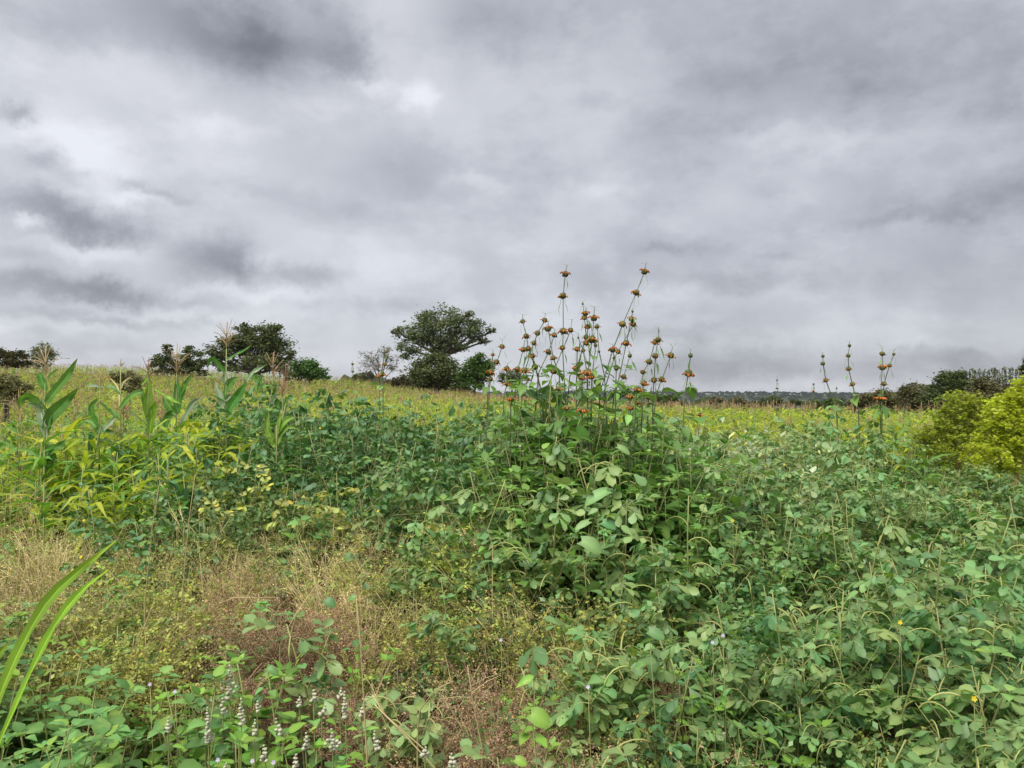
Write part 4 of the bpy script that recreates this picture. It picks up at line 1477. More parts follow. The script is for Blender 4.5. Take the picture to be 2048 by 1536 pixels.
LOW = [
    ('low orange flower above the leaves left of the tall straight stalk', 5.1, (700, 1205), [(700, 1235, 2, .8)], (690, 1320)),
    ('lowest orange flower at the left foot of the clump', 5.0, (282, 1295), [(280, 1322, 2, .95)], (275, 1400)),
    ('wide orange flower low on the right foot of the clump', 5.1, (1410, 1205), [(1405, 1240, 2, 1.1)], (1385, 1340)),
    ('orange flower below the wide one at the clump right foot', 5.0, (1342, 1270), [(1340, 1302, 2, .95)], (1325, 1400)),
    ('orange-red flower lowest right of the clump over green leaves', 4.9, (1348, 1370), [(1345, 1402, 2, .95)], (1335, 1480)),
    ('pale orange flower beside the crop just above the lowest right one', 5.2, (1408, 1325), [(1405, 1357, 2, .8)], (1400, 1440)),
    ('orange head on the right foot beside the three brownish whorls', 5.2, (1468, 1150), [(1462, 1187, 2, 1.0)], (1450, 1290)),
    ('small rusty head under the stalk with fiery top', 5.3, (1505, 1285), [(1502, 1312, 3, .8)], (1495, 1380)),
    ('dark orange flower deep in the leaves at the clump centre foot', 4.8, (917, 1390), [(915, 1424, 2, 1.15)], (910, 1500)),
    ('brown-orange flower in the leaves left of the centre foot', 4.9, (772, 1380), [(770, 1406, 3, .9)], (765, 1480)),
    ('bright orange flower left of the biggest low whorl', 5.1, (915, 1100), [(912, 1137, 2, 1.0)], (905, 1260)),
    ('bright orange flower right of the biggest low whorl', 5.1, (998, 1090), [(995, 1128, 2, 1.0)], (990, 1260)),
    ('orange flower low among crop leaves far right of the clump', 6.2, (1960, 1440), [(1958, 1466, 2, .8)], (1950, 1530)),
]
for (lab, Y, tip, hd, base) in LOW:
    stalk(lab, Y, Z3, tip, hd, base, 3, 'low orange flowers')
RIGHT = [
    ('slim curved stalk of three dark balls, left of the right-hand group', 8.7, (775, 203), [(777, 229, 0, .6), (777, 275, 0, .75), (795, 380, 3, .85)], (862, 560), 3, 0),
    ('slim stalk of four round green whorls in the right-hand group', 8.7, (945, 135), [(945, 162, 0, .6), (937, 225, 3, .75), (938, 308, 3, .85), (963, 405, 3, .85)], (1000, 570), 3, 0),
    ('stout stalk with orange-rimmed whorls and long hanging leaves', 8.7, (1150, 168), [(1152, 213, 3, .9), (1152, 300, 1, 1.05), (1140, 490, 2, 1.25)], (1138, 590), 5, 0),
    ('bent stalk with grey top bud, rightmost of the right-hand group', 8.7, (1226, 190), [(1225, 216, 0, .55), (1198, 288, 3, .75), (1163, 403, 3, .85)], (1150, 560), 3, 0),
]
for (lab, Y, tip, hd, base, nl, _z) in RIGHT:
    stalk(lab, Y, Z4, tip, [(x, y, kd, round(sz * 1.5, 3)) for x, y, kd, sz in hd], base, nl, 'flower stalks before the hedge', 1.5)
FAR = [
    ('distant thin stalk with tiny buds rising over the crop before the hills', 14.5, Z4, (487, 352), [(487, 380, 0, .8), (484, 432, 0, .8), (492, 433, 0, .7)], (482, 590)),
    ('distant thin stalk with two buds between field and right-hand group', 13.5, Z4, (718, 400), [(718, 406, 0, .9), (717, 450, 2, .9)], (708, 570)),
    ('distant pale stalk topped with star-like spread leaves', 12.5, Z4, (863, 418), [(863, 432, 0, .7)], (862, 580)),
    ('far left thin grey stalk with two buds before the bare tree', 12, Z2, (140, 808), [(142, 843, 0, .95), (145, 928, 0, .95), (150, 985, 0, .6)], (182, 1200)),
    ('orange-flowered stalk standing before the bare tree, tallest of two', 7.6, Z2, (530, 680), [(530, 700, 0, .7), (512, 845, 2, .9), (482, 957, 2, 1.2)], (490, 1130)),
    ('short orange-flowered stalk left beside the tall one at the bare tree', 7.7, Z2, (446, 955), [(445, 976, 2, .95)], (450, 1130)),
]
for (lab, Y, zf, tip, hd, base) in FAR:
    stalk(lab, Y, zf, tip, hd, base, 2, 'flower stalks away from the clump')


# ------------------------------------------------------------------ maize plants near the camera
def px_leaf(t, root, pts, Y, w_px, mat, face=.3, name='leaf', bend=0.0, rib=1.9):
    """a long blade following picture points at distance Y, part of thing t"""
    P = [at(u, v, Y + bend * i) for i, (u, v) in enumerate(pts)]
    # resample smoothly
    n = 11
    A = np.array([2 * P[0] - P[1]] + P + [2 * P[-1] - P[-2]])
    Q = []
    for c in np.linspace(0, len(P) - 1, n):
        i = min(int(c), len(P) - 2)
        f = c - i
        p0, p1, p2, p3 = A[i], A[i + 1], A[i + 2], A[i + 3]
        Q.append(.5 * (2 * p1 + (p2 - p0) * f + (2 * p0 - 5 * p1 + 4 * p2 - p3) * f * f + (3 * p1 - p0 - 3 * p2 + p3) * f ** 3))
    Q = np.array(Q)
    W = w_px * Y / F_PX
    wt_ = [.5, .72, .9, 1, 1, .95, .86, .72, .53, .3, .02]
    V, C, F = [], [], []
    rnd = random.Random(int(sum(u + v for u, v in pts)))
    for i in range(n):
        tg = nrm(Q[min(i + 1, n - 1)] - Q[max(i - 1, 0)])
        tocam = nrm(CAM - Q[i])
        side = nrm(np.cross(tg, tocam))
        nor = np.cross(side, tg)
        f = face + .35 * math.sin(i * .5)
        s = side * math.cos(f) + nor * math.sin(f)
        up = nrm(np.cross(s, tg))
        h = W * wt_[i] * .5
        wv = rnd.uniform(-.16, .16) * W
        h *= rnd.uniform(.88, 1.06)
        q = max(h * .13, .0015)
        V += [Q[i] - s * h + up * (.30 * h + wv), Q[i] - s * q, Q[i] - up * q * .6, Q[i] + s * q, Q[i] + s * h + up * (.30 * h - wv)]
        tn = rnd.uniform(.86, 1.14)
        br = max(0.0, (i - n + 3.2) / 3.2) * .5
        C += [(c * (1 + .9 * br), c * (1 - .1 * br), c * (1 - .3 * br)) for c in (tn * .85, tn, tn * rib, tn, tn * .92)]
        if i:
            o = 5 * i
            F += [(o - 5 + c, o - 4 + c, o + 1 + c, o + c) for c in range(4)]
    mb = MB()
    mb.add([v - root for v in V], F, mat, C)
    return link(name, mb.mesh(name), t)


def near_maize(label, Y, base_u, top_uv, leaves, tas=None, tas_h=.3, tas_n=13, mat='maize_leaf', r=.011, name='maize_plant'):
    """stem from the ground up to top_uv; leaves: (points, width in px, material, face)"""
    top = at(*top_uv, Y)
    bx = (base_u - CU) / F_PX * Y
    root = np.array([bx, Y, gz(bx, Y)])
    t = thing(name, label, 'maize plant', root, group='maize plants near the weeds')
    st = MB()
    d = top - root
    tube(st, [np.zeros(3), d * .35 + (.01, 0, 0), d * .7, d], r, r * .5, 'weed_stem', 6)
    link('stem', st.mesh('stem'), t)
    for (pts, w, m, face) in leaves:
        px_leaf(t, root, pts, Y, w, m or mat, face)
    rnd = random.Random(int(base_u) + 5)
    for i in range(0 if Y < 3 else 6):           # lower leaves, arching out of the weeds
        p = d * (.18 + .1 * i)
        dd = sph(i * math.pi + rnd.uniform(-.7, .7), rnd.uniform(.6, 1.1))
        link('leaf', strap_leaf(rnd, rnd.uniform(.4, .62), rnd.uniform(.055, .08), rnd.choice(['maize_leaf', 'crop_green'])).mesh('leaf'), t, frame(dd, (0, 0, 1), p))
    if tas:
        rnd = random.Random(int(base_u))
        m = np.eye(4)
        m[:3, 3] = d - (0, 0, .02)
        link('tassel', tassel(rnd, tas, tas_h * Y / 5.9 * .66, tas_n, .0048).mesh('tassel'), t, m)
    return t


def A0(x, y):      # crop (0,600)-(700,1000), scale 2.926
    return x / 2.926, 600 + y / 2.926


def B0(x, y):      # crop (0,640)-(320,980), scale 4.519
    return x / 4.519, 640 + y / 4.519


def C0(x, y):      # crop (280,620)-(680,920), scale 5.12
    return 280 + x / 5.12, 620 + y / 5.12


def PX(f, *pts):
    return [f(x, y) for x, y in pts]


near_maize('dark green maize with broad upswept leaves under a tan tassel, leftmost large one', 7.0, 90, B0(410, 480), [
    (PX(B0, (415, 750), (500, 640), (610, 500), (700, 345)), 20, None, .25),
    (PX(B0, (405, 985), (470, 870), (590, 740), (710, 610)), 26, None, .2),
    (PX(B0, (430, 870), (360, 740), (250, 690), (190, 720), (172, 820)), 19, 'maize_leaf', .5),
    (PX(B0, (420, 1060), (385, 920), (370, 800), (395, 700)), 18, 'silver_leaf', .3),
    (PX(B0, (440, 1030), (450, 900), (445, 800)), 14, 'maize_leaf', .6),
    (PX(B0, (395, 1340), (405, 1230), (480, 1170), (550, 1130), (600, 1075)), 22, None, .5),
    (PX(B0, (430, 1350), (470, 1260), (500, 1200)), 20, None, .2),
    (PX(B0, (425, 640), (390, 570), (360, 500), (345, 480)), 16, None, .2),
    (PX(B0, (430, 530), (470, 490), (520, 440)), 7, None, .6),
    (PX(B0, (400, 800), (320, 770), (235, 760)), 10, 'silver_leaf', .5),
], 'tassel_tan', .34, 16)
near_maize('maize with drooping ribbon leaves right of the dark upswept one', 7.4, 197, B0(905, 600), [
    (PX(B0, (900, 740), (960, 800), (1020, 850), (1090, 915)), 9, None, .7),
    (PX(B0, (890, 960), (840, 860), (830, 770), (900, 700)), 12, None, .4),
    (PX(B0, (820, 1180), (830, 1060), (880, 1000), (960, 1000), (1050, 1030)), 16, None, .5),
    (PX(B0, (930, 1000), (990, 940), (1050, 860)), 14, 'silver_leaf', .4),
    (PX(B0, (1085, 800), (1150, 720), (1230, 660), (1290, 665), (1285, 770)), 13, None, .3),
    (PX(B0, (960, 600), (1030, 620), (1090, 680)), 10, None, .6),
    (PX(B0, (770, 600), (860, 595), (960, 605)), 7, 'silver_leaf', .6),
], 'tassel_tan', .2, 6)
near_maize('thin dry maize spike standing alone left of the bright leaf', 7.6, 243, B0(1090, 420), [
    (PX(B0, (1085, 800), (1080, 700), (1060, 600), (990, 520)), 5, 'dry_straw', .4),
    (PX(B0, (1095, 620), (1120, 560), (1200, 500)), 5, 'dry_straw', .4),
], 'tassel_tan', .12, 2)
near_maize('maize with one glowing bright green upright leaf', 7.5, 297, C0(85, 700), [
    (PX(C0, (90, 1130), (85, 980), (90, 850), (95, 690)), 19, 'maize_bright', .1),
    (PX(C0, (100, 1260), (115, 1120), (140, 1010), (165, 930)), 19, 'maize_bright', .2),
    (PX(C0, (150, 810), (240, 870), (330, 920), (425, 965)), 9, 'maize_bright', .6),
    (PX(C0, (20, 760), (60, 720), (100, 560)), 6, 'maize_bright', .5),
    (PX(C0, (30, 1430), (20, 1370), (0, 1320)), 18, 'maize_bright', .3),
], 'tassel_red', .27, 7)
near_maize('maize with tight dark upright leaves under a broad tan tassel', 8.3, 352, C0(375, 640), [
    (PX(C0, (385, 1060), (390, 920), (385, 800), (372, 680)), 17, 'maize_leaf', .2),
    (PX(C0, (370, 1080), (320, 1010), (270, 940), (230, 880)), 18, 'maize_leaf', .2),
    (PX(C0, (400, 1000), (430, 880), (470, 760), (530, 650)), 13, 'maize_leaf', .4),
    (PX(C0, (260, 1200), (290, 1100), (330, 1020)), 20, 'maize_leaf', .3),
    (PX(C0, (420, 1200), (470, 1090), (540, 960), (650, 880)), 14, 'silver_leaf', .4),
    (PX(C0, (400, 900), (440, 800), (450, 720)), 9, 'maize_bright', .3),
], 'tassel_tan', .36, 18)
near_maize('tall maize whose pale tassel stands highest, before the broad tree', 8.1, 452, C0(885, 400), [
    (PX(C0, (870, 635), (820, 560), (760, 500), (710, 510), (690, 610)), 13, 'maize_leaf', .5),
    (PX(C0, (850, 1030), (840, 930), (800, 820), (765, 720)), 15, 'silver_leaf', .3),
    (PX(C0, (855, 910), (890, 820), (950, 720), (1020, 690)), 17, 'maize_leaf', .4),
    (PX(C0, (890, 1090), (950, 960), (1030, 840), (1090, 730)), 21, 'maize_leaf', .2),
    (PX(C0, (880, 760), (870, 690), (865, 640)), 12, 'silver_leaf', .2),
    (PX(C0, (1090, 740), (1150, 650), (1220, 600), (1310, 550)), 9, 'silver_leaf', .5),
    (PX(C0, (885, 510), (980, 460), (1070, 410), (1150, 350)), 6, 'maize_leaf', .6),
    (PX(C0, (870, 930), (910, 890), (960, 870)), 12, 'silver_leaf', .4),
], 'tassel_tan', .34, 18)
near_maize('maize with reddish silky tassel behind the young bright plants', 8.6, 567, C0(1460, 880), [
    (PX(C0, (1430, 1000), (1400, 930), (1340, 900)), 14, 'maize_leaf', .4),
    (PX(C0, (1450, 1010), (1500, 960), (1490, 880)), 9, 'crop_green', .4),
    (PX(C0, (1340, 960), (1380, 900), (1430, 860)), 12, 'silver_leaf', .4),
    (PX(C0, (1560, 1000), (1640, 960), (1700, 1020)), 8, 'crop_green', .5),
], 'tassel_red', .24, 18)
near_maize('maize with dusky pink tassel just above the reddish silky one', 9.1, 572, C0(1490, 740), [
    (PX(C0, (1110, 660), (1170, 710), (1240, 760), (1310, 810)), 8, 'maize_leaf', .6),
    (PX(C0, (1210, 850), (1230, 760), (1250, 680)), 9, 'maize_leaf', .3),
    (PX(C0, (1210, 950), (1300, 990), (1410, 1045)), 7, 'maize_bright', .6),
], 'tassel_red', .24, 16)
near_maize('maize with tan tassel between the tallest and the pink-tasselled plants', 8.9, 520, C0(1360, 680), [
    (PX(C0, (1360, 900), (1320, 800), (1290, 740)), 9, 'crop_green', .4),
    (PX(C0, (1365, 880), (1390, 790), (1370, 720)), 9, 'crop_green', .3),
], 'tassel_tan', .3, 15)
near_maize('young bright green maize rising out of the dark weeds', 7.0, 553, C0(1400, 1180), [
    (PX(C0, (1370, 1350), (1330, 1270), (1300, 1180), (1320, 1030)), 16, 'leafy_bright', .3),
    (PX(C0, (1390, 1300), (1420, 1180), (1430, 1100), (1440, 1040)), 12, 'leafy_bright', .4),
    (PX(C0, (1400, 1280), (1450, 1180), (1530, 1110), (1600, 1100)), 14, 'leafy_bright', .4),
    (PX(C0, (1410, 1370), (1460, 1260), (1520, 1200), (1640, 1220)), 13, 'leafy_bright', .5),
    (PX(C0, (1390, 1400), (1350, 1340), (1310, 1300)), 14, 'maize_bright', .3),
], None)
near_maize('big-bladed maize at the lower left edge, two long blades leaning in', 1.75, -60, (-70, 1330), [
    ([(-40, 1500), (20, 1340), (90, 1210), (160, 1140), (232, 1082)], 24, 'maize_bright', .4),
    ([(-25, 1540), (50, 1370), (110, 1250), (165, 1180), (217, 1140)], 20, 'maize_bright', .6),
    ([(-60, 1420), (-20, 1330), (18, 1286)], 26, 'maize_bright', .3),
], None, r=.014, name='maize_plant')
# other maize standing in the left part of the field
MZ = [maize(500 + i, ('maize_leaf', 'crop_green', 'maize_leaf')[i % 3], 1.05 + .06 * (i % 4), 9, .5, .06, 'tassel_tan' if i % 4 != 2 else 'tassel_red') for i in range(9)]
rnd = random.Random(77)
k = 0
while k < 84:
    Y = rnd.uniform(7.0, 14)
    u = rnd.uniform(-30, 700) if rnd.random() < .5 else rnd.uniform(120, 620)
    if u > 330 and Y < 9.5:
        continue
    x = (u - CU) / F_PX * Y
    t = thing('maize_plant', 'green maize with drooping leaves and dry tassel standing in the left field', 'maize plant', (x, Y, gz(x, Y)), rnd.uniform(0, 6.28), rnd.uniform(.68, .95), 'maize plants in the left field')
    MZ[rnd.randrange(len(MZ))].build(t)
    pending.append((t, 'maize', u, float(proj(x, Y, gz(x, Y) + 1.1)[1])))
    k += 1


# ------------------------------------------------------------------ white flower spikes
def lump(rnd, r):
    mb = MB()
    V, C = [(0, 0, -r)], [(1, 1, 1)]
    for i in range(1, 4):
        a = -math.pi / 2 + math.pi * i / 4
        for j in range(7):
            b = 2 * math.pi * (j + .5 * (i % 2)) / 7
            q = r * rnd.uniform(.65, 1.35)
            V.append((q * math.cos(a) * math.cos(b), q * math.cos(a) * math.sin(b), q * math.sin(a) * .8))
            s = rnd.uniform(.72, 1.05)
            C.append((s, s, s))
    V.append((0, 0, r * .8))
    C.append((1, 1, .9))
    F = []
    for j in range(7):
        F.append((0, 1 + (j + 1) % 7, 1 + j))
        F.append((22, 15 + j, 15 + (j + 1) % 7))
    for i in range(2):
        for j in range(7):
            a, b = 1 + i * 7 + j, 1 + i * 7 + (j + 1) % 7
            F.append((a, b, b + 7, a + 7))
    mb.add(V, F, 'white_bloom', C)
    return mb


LUMPS = [lump(random.Random(900 + i), .0060) for i in range(4)]
SPIKES = [  # u, top v, bottom v, label
    (458, 1326, 1394, 'highest white flower spike with side clusters over bright leaves'),
    (417, 1415, 1484, 'longest cream flower spike, leftmost large one'),
    (446, 1397, 1425, 'short blurred white spike under the highest spike'),
    (483, 1398, 1446, 'slim white spike between the leftmost large and middle spikes'),
    (514, 1403, 1421, 'tiny white spike behind the middle spikes'),
    (508, 1440, 1466, 'stubby white spike low in the middle of the group'),
    (558, 1437, 1467, 'white spike leaning left beside a dark gap in the leaves'),
    (598, 1394, 1410, 'smallest white spike before the dry grass'),
    (627, 1381, 1401, 'small white spike next to the smallest, slightly taller'),
    (680, 1376, 1394, 'small white spike close behind the large right one'),
    (691, 1384, 1433, 'largest cream spike on the right side of the group'),
    (644, 1411, 1427, 'little pale spike leaning right before the largest right spike'),
    (722, 1403, 1429, 'pale spike leaning right at the dry grass edge'),
    (611, 1466, 1496, 'white spike low in front with three clear beads'),
    (665, 1459, 1498, 'white spike with a side cluster, low before the dry stems'),
    (752, 1462, 1497, 'rightmost white spike of the main group beside dry stems'),
    (530, 1491, 1519, 'white spike above the bottom edge, left of two'),
    (590, 1509, 1540, 'cream spike cut by the bottom edge, middle'),
    (453, 1527, 1545, 'cream spike tip at the bottom edge, leftmost'),
    (850, 1495, 1512, 'lone white spike among the pink dry grass'),
    (905, 1508, 1532, 'lone white spike right of the other in the pink dry grass'),
    (336, 1435, 1462, 'dull white spike left of the longest cream spike'),
]
for (u, v0, v1, lab) in SPIKES:
    rnd = random.Random(int(u * 7 + v0))
    mid = (v0 + v1) / 2
    Y = min(max(canopy_at(u, mid, .08), 2.15), 3.6)
    a, b = at(u + rnd.uniform(-3, 3), v0, Y), at(u, v1, Y)
    if lab.startswith('white spike leaning left'):
        a = at(u - 6, v0, Y)
    if 'leaning right' in lab:
        a = at(u + 7, v0, Y)
    g = gz(b[0], Y)
    foot = np.array([b[0] + rnd.uniform(-.03, .03), Y, g - .01])
    t = thing('white_flower_spike', lab, 'wildflower', foot, group='white flower spikes')
    st = MB()
    tube(st, [np.zeros(3), (b - foot) * .5 + (.01, 0, 0), b - foot, a - foot], .0032, .0016, 'weed_stem', 4)
    link('stem', st.mesh('stem'), t)
    n = max(4, int(np.linalg.norm(a - b) / .0085))
    for i in range(n):
        f = i / (n - 1)
        for s in range(3 if f < .8 else 1):
            p = b + (a - b) * f + np.array([rnd.uniform(-1, 1), rnd.uniform(-1, 1), 0]) * .0078 * (1.25 - f)
            m = np.eye(4)
            sc = (1.15 - .5 * f) * rnd.uniform(.8, 1.15)
            m[:3, :3] *= sc
            m[:3, 3] = p - foot
            link('blossom', rnd.choice(LUMPS).mesh('blossom'), t, m)
    if 'side cluster' in lab:
        for (du, dv) in ((-10, .55), (-14, .75), (9, .6), (14, .7), (-4, .9), (10, .85)):
            m = np.eye(4)
            m[:3, 3] = at(u + du, v0 + (v1 - v0) * dv, Y - .01) - foot
            link('blossom', rnd.choice(LUMPS).mesh('blossom'), t, m)
    for i in range(8):
        p = foot + (b - foot) * rnd.uniform(.45, .97)
        d = sph(i * 1.57 + rnd.uniform(-.4, .4), rnd.uniform(-.4, .4))
        link('leaf', rnd.choice(LEAVES['leafy_blue' if i % 2 else 'leafy_bright']).mesh('leaf'), t, frame(d, (0, 0, 1), p - foot + d * .015, 0, rnd.uniform(.5, .9)))

# ------------------------------------------------------------------ plants with large single leaves
BIG = [
    (1195, 982, 72, -.15, 'round', 'big_leaf', .50, 'largest pale tongue-shaped leaf raised above the podded weeds'),
    (1187, 1018, 34, -.1, 'ovate', 'big_leaf', .5, 'small pale leaf under the largest tongue-shaped leaf'),
    (1166, 1043, 44, -.3, 'round', 'big_leaf', .5, 'pale tilted leaf third below the tongue-shaped leaf'),
    (1216, 1044, 40, .2, 'round', 'weed_blue', .8, 'broad bluish leaf right of the pale leaf row'),
    (1180, 1082, 62, .1, 'round', 'big_leaf', .75, 'large pale veined leaf lying over the olive weeds'),
    (1246, 893, 40, .3, 'round', 'big_leaf', .55, 'small veined silvery leaf below the flower clump'),
    (1078, 1428, 58, .1, 'round', 'leafy_bright', .9, 'large heart-shaped bright green leaf over the dry grass'),
    (1052, 1352, 60, -.2, 'ovate', 'leafy_bright', .42, 'drooping bright green leaf above the heart-shaped leaf'),
    (1040, 1518, 34, .0, 'round', 'leafy_bright', .8, 'small heart-shaped green leaf at the bottom edge'),
    (880, 1430, 0, 0, '', '', 0, ''),
    (1310, 1262, 44, .15, 'round', 'weed_blue', .8, 'blue-green broad leaf in the middle of the podded weeds'),
    (660, 1200, 34, .2, 'round', 'weed_blue', .8, 'blue-green leaf above the reddish dry patch'),
    (705, 1192, 26, -.2, 'ovate', 'leafy_blue', .7, 'pointed bluish leaf right of the reddish dry patch'),
    (545, 1335, 38, .1, 'round', 'leafy_blue', .6, 'bluish leaf cluster top above the small white spikes'),
    (1320, 1370, 0, 0, '', '', 0, ''),
]
for (u, v, w, tilt, shape, mat, wr, lab) in BIG:
    if not w:
        continue
    rnd = random.Random(int(u + v))
    Y = canopy_at(u, v, .07) - .05
    p = at(u, v, Y)
    g = gz(p[0], Y)
    foot = np.array([p[0], Y + .03, g - .01])
    t = thing('broad_leaf_plant', lab, 'plant', foot, group='plants with one broad raised leaf')
    L = w * Y / F_PX * .74
    st = MB()
    q = p - foot - np.array([L * .35 * math.copysign(1, tilt or 1), 0, 0])
    tube(st, [np.zeros(3), q * .5 + (.02, .02, 0), q], .004, .002, 'weed_stem', 4)
    link('stem', st.mesh('stem'), t)
    d = nrm(np.array([math.copysign(1, tilt or 1) * .9, -.45, -.15 - abs(tilt) * .5]))
    lf = leaf(L, L * wr, shape, mat, .22, rnd.uniform(.5, 1.1), 1.35, tj(rnd, .08, .03), .10, rnd)
    link('leaf', lf.mesh('leaf'), t, frame(d, nrm((0, -.75, .75)), q))
    for i in range(4):
        d = sph(rnd.uniform(0, 6.28), rnd.uniform(-.3, .3))
        link('leaf', rnd.choice(LEAVES['leafy_blue' if mat != 'leafy_bright' else 'leafy_bright']).mesh('leaf'), t, frame(d, (0, 0, 1), q * rnd.uniform(.6, .9) + d * .02, 0, .7))


# ------------------------------------------------------------------ small scattered blossoms
def blossom(r, mat):
    mb = MB()
    for j in range(5):
        a = j * 1.2566
        o, s = np.array([math.cos(a), math.sin(a), .25]), np.array([-math.sin(a), math.cos(a), 0])
        mb.add([(0, 0, 0), o * r * .6 - s * r * .38, o * r, o * r * .6 + s * r * .38], [(0, 1, 2, 3)], mat, (1, 1, 1) if j % 2 else (.9, .9, .9))
    return mb


YB, LB = blossom(.0095, 'yellow_petal'), blossom(.0075, 'lilac_petal')
SMALL = [
    ('y', 168, 1041, 'yellow flower on the dark bluish weeds at left, upper of two'), ('y', 162, 1114, 'yellow flower on the dark bluish weeds at left, lower of two'),
    ('y', 1486, 948, 'left yellow flower of a pair by the silvery leaves'), ('y', 1507, 946, 'right yellow flower of a pair by the silvery leaves'),
    ('y', 1568, 929, 'pale yellow flower above the silvery leaf pair'), ('y', 1120, 857, 'yellow flower on the mound left under the flower clump'),
    ('y', 640, 856, 'yellow flower on top of the dark weeds near the young maize'), ('y', 756, 1022, 'yellow flower in the dark weeds over the olive patch'),
    ('y', 1628, 925, 'dull yellow flower right of the silvery leaves'), ('y', 1465, 1041, 'orange-yellow flower in the podded weeds under the silvery leaves'),
    ('y', 1800, 1245, 'orange-yellow flower deep in the podded weeds at right'), ('y', 1948, 1398, 'orange-yellow flower low in the podded weeds at far right'),
    ('y', 1998, 952, 'yellow flower beneath the tallest yellow-green bush'), ('y', 1140, 850, 'second yellow flower on the mound, half hidden'),
    ('y', 740, 806, 'yellow flower in the pale crop left of the clump'), ('y', 226, 908, 'yellow flower in the lush growth beside the maize'),
    ('l', 300, 1369, 'lilac flower in the leafy weeds, left of two'), ('l', 350, 1383, 'lilac flower in the leafy weeds, right of two'),
    ('l', 505, 1522, 'tiny pale blue flower low between white spikes, left'), ('l', 547, 1525, 'tiny pale blue flower low between white spikes, right'),
    ('l', 436, 1520, 'lilac flower by the bottom edge under cream spikes'), ('l', 1040, 892, 'lilac flower on the green mound below the orange stalks'),
    ('l', 1380, 898, 'lilac flower left above the silvery leaves'), ('l', 1620, 940, 'lilac flower right below the silvery leaves'),
    ('l', 1002, 1280, 'lilac flower in the tan dry grass top'), ('l', 1176, 1374, 'lilac flower by the dark leaf gap, centre bottom'),
    ('l', 1425, 1285, 'lilac flower in the podded weeds, lower centre right'), ('l', 1446, 1271, 'second lilac flower close to another in podded weeds'),
]
for (c, u, v, lab) in SMALL:
    Y = canopy_at(u, v, .09) - .06
    p = at(u, v, Y)
    g = gz(p[0], Y)
    foot = np.array([p[0], Y + .01, g])
    t = thing('yellow_wildflower' if c == 'y' else 'lilac_wildflower', lab, 'wildflower', foot, group='small yellow flowers' if c == 'y' else 'small lilac flowers')
    st = MB()
    q = p - foot
    tube(st, [np.zeros(3), q * .6 + (.01, 0, 0), q], .002, .0012, 'weed_stem', 3)
    link('stem', st.mesh('stem'), t)
    link('blossom', (YB if c == 'y' else LB).mesh('blossom'), t, frame((.3, .4, .9), (0, -.8, .6), q))

# taller dry stems and long curved twigs reaching over the dry grass
DRY = [
    ([(735, 1536), (722, 1300), (712, 1190)], 'single upright dry stem left of the pinkish dry grass'),
    ([(850, 1500), (770, 1430), (745, 1390)], 'dry stem slanting down right from the white spikes'),
    ([(965, 1500), (945, 1400), (935, 1330)], 'dry stem standing in the middle of the pinkish grass'),
    ([(835, 1480), (840, 1420), (870, 1380), (905, 1362)], 'curved dry twig arching over the pinkish grass'),
    ([(870, 1536), (800, 1460), (750, 1410)], 'long dry stem slanting behind the rightmost white spike'),
    ([(560, 1290), (590, 1230), (640, 1160)], 'dry stalk rising right from the reddish patch'),
    ([(580, 1275), (600, 1200), (590, 1120)], 'pale upright dry stalk over the reddish patch'),
    ([(390, 1225), (470, 1195), (560, 1195)], 'pale grass stem lying across the reddish patch'),
    ([(985, 1090), (975, 1060), (1000, 990), (1010, 960)], 'pale yellowish stem standing up from the olive weeds'),
    ([(290, 1200), (305, 1050), (320, 960)], 'thin pale stem rising through the dark bluish weeds'),
    ([(365, 1180), (378, 1040), (390, 950)], 'thin pale stem right of the other in the bluish weeds'),
]
for (pts, lab) in DRY:
    rnd = random.Random(len(lab))
    v_low = max(p[1] for p in pts)
    Y = canopy_at(pts[-1][0], min(v_low, 1500), -.05)
    P = [at(u, v, Y - .02 * i) for i, (u, v) in enumerate(pts)]
    g = gz(P[0][0], Y)
    foot = np.array([P[0][0], Y, g - .01])
    t = thing('dry_stem', lab, 'dry stem', foot, group='bare dry stems')
    st = MB()
    tube(st, [np.zeros(3)] + [p - foot for p in P], .0035, .0015, 'dry_straw', 4)
    link('stem', st.mesh('stem'), t)
    for i in range(5):
        p = P[-1] + (P[0] - P[-1]) * rnd.uniform(0, .5)
        d = sph(rnd.uniform(0, 6.28), rnd.uniform(.2, 1.1))
        tw = MB()
        tube(tw, [p - foot, p - foot + d * .06, p - foot + d * .11 + (0, 0, -.01)], .0012, .0006, 'dry_straw', 3)
        link('twig', tw.mesh('twig'), t)


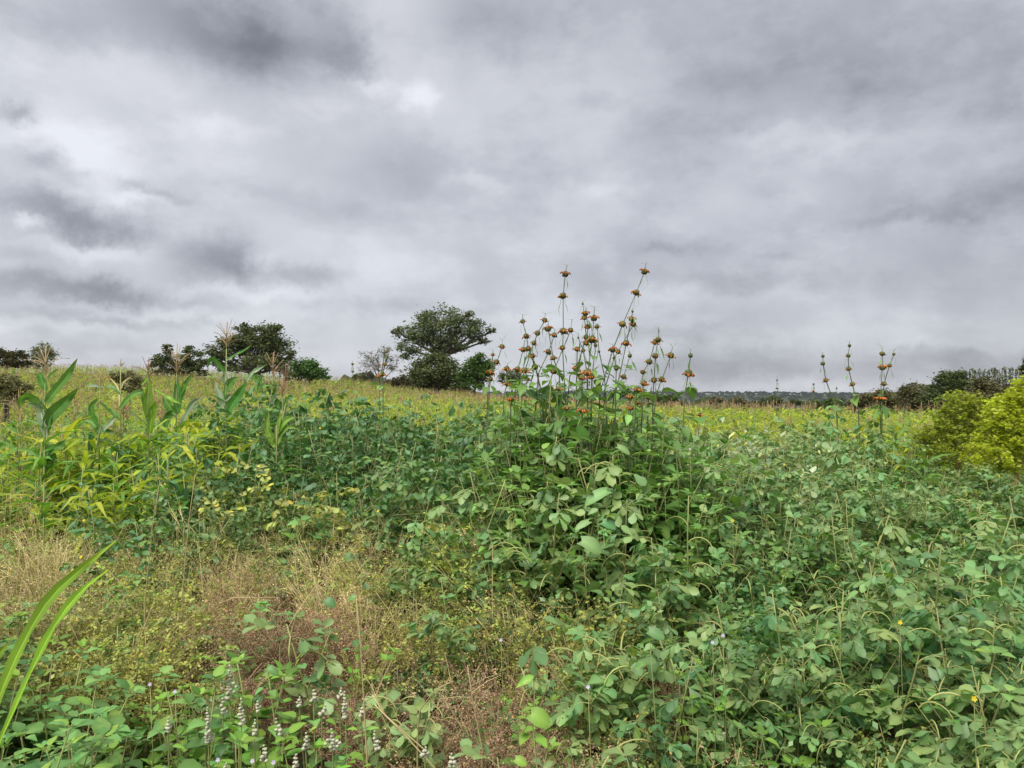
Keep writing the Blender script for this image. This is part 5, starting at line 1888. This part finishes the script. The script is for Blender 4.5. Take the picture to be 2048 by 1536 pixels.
# ------------------------------------------------------------------ a label of its own for every look-alike weed and maize plant
MARKS = [(u, v, 'the ' + n) for (u, v, n) in [
    (1078, 1428, 'large heart-shaped leaf'), (1052, 1352, 'drooping bright leaf'), (1310, 1262, 'blue-green broad leaf'), (1195, 1000, 'tongue-shaped leaf'),
    (1180, 1082, 'large pale veined leaf'), (660, 1200, 'blue-green leaf by the reddish patch'), (1425, 1285, 'pair of lilac flowers'), (1800, 1245, 'orange-yellow flower'),
    (1948, 1398, 'low orange-yellow flower'), (1465, 1041, 'yellow flower under the silvery leaves'), (1176, 1374, 'single lilac flower'), (1497, 947, 'pair of yellow flowers'),
    (165, 1078, 'two yellow flowers at left'), (458, 1360, 'highest white spike'), (417, 1450, 'longest cream spike'), (691, 1410, 'largest right-hand spike'), (325, 1376, 'two lilac flowers'),
    (60, 1280, 'two long maize blades'), (530, 1505, 'white spike at the bottom edge'), (665, 1478, 'spike with side cluster'), (1998, 952, 'yellow flower under the yellow bush'),
    (2035, 1500, 'bottom right corner'), (2035, 1180, 'right edge, middle'), (1560, 1510, 'bottom edge, right of middle'), (1740, 1500, 'bottom edge at right'), (905, 1520, 'lone white spike'),
    (1750, 740, 'stout hanging-leaved stalk'), (1697, 740, 'four-whorled slim stalk'), (1645, 740, 'curved three-ball stalk'), (30, 1500, 'bottom left corner')]]
MAIZE_MARKS = [(510, 690, 'the broad dark tree'), (352, 715, 'the two-lobed shrub'), (620, 740, 'the bright bush'), (88, 705, 'the round thorn tree'), (18, 710, 'the far left bush'), (757, 730, 'the bare tree'),
               (297, 800, 'the glowing bright maize'), (90, 800, 'the dark upswept maize'), (452, 720, 'the tallest tassel'), (567, 780, 'the reddish tassel'), (197, 800, 'the ribbon-leaved maize'), (685, 780, 'the open crop'), (243, 760, 'the thin dry spike'), (400, 800, 'the gap between the two big dark maize'), (30, 850, 'the left edge'), (150, 860, 'the yellowest weeds')]
LOOK = {'green': 'pod-hung green weed', 'blue': 'dark bluish weed', 'pale': 'yellowish drooping weed', 'leafy': 'bright leafy weed', 'leafyblue': 'bluish leafy weed', 'silver': 'silvery broad-leaved weed', 'maize': 'field maize plant'}
NTH = ['', 'second ', 'third ', 'fourth ', 'fifth ', 'sixth ', 'seventh ', 'eighth ', 'ninth ', 'tenth ', 'eleventh ', 'twelfth ']
SIDES = ['right of', 'below and right of', 'below', 'below and left of', 'left of', 'above and left of', 'above', 'above and right of']
todo = []
for t, k, u, v in pending:
    marks = MAIZE_MARKS if k == 'maize' else MARKS
    d, mu, mv, mn = min((math.hypot(u - a, v - b), a, b, n) for a, b, n in marks)
    side = SIDES[int(round(math.atan2(v - mv, u - mu) / (math.pi / 4))) % 8]
    if k == 'maize':
        side = 'before' if abs(u - mu) < 18 else 'left of' if u < mu else 'right of'
    todo.append((d, t, k, side, mn))
count = {}
for d, t, k, side, mn in sorted(todo, key=lambda q: q[0]):
    c = count.get((k, side, mn), 0)
    count[(k, side, mn)] = c + 1
    if c < len(NTH):
        t['label'] = (NTH[c] + 'nearest ' + LOOK[k] + ' ' + side + ' ' + mn) if c else ('nearest ' + LOOK[k] + ' ' + side + ' ' + mn)
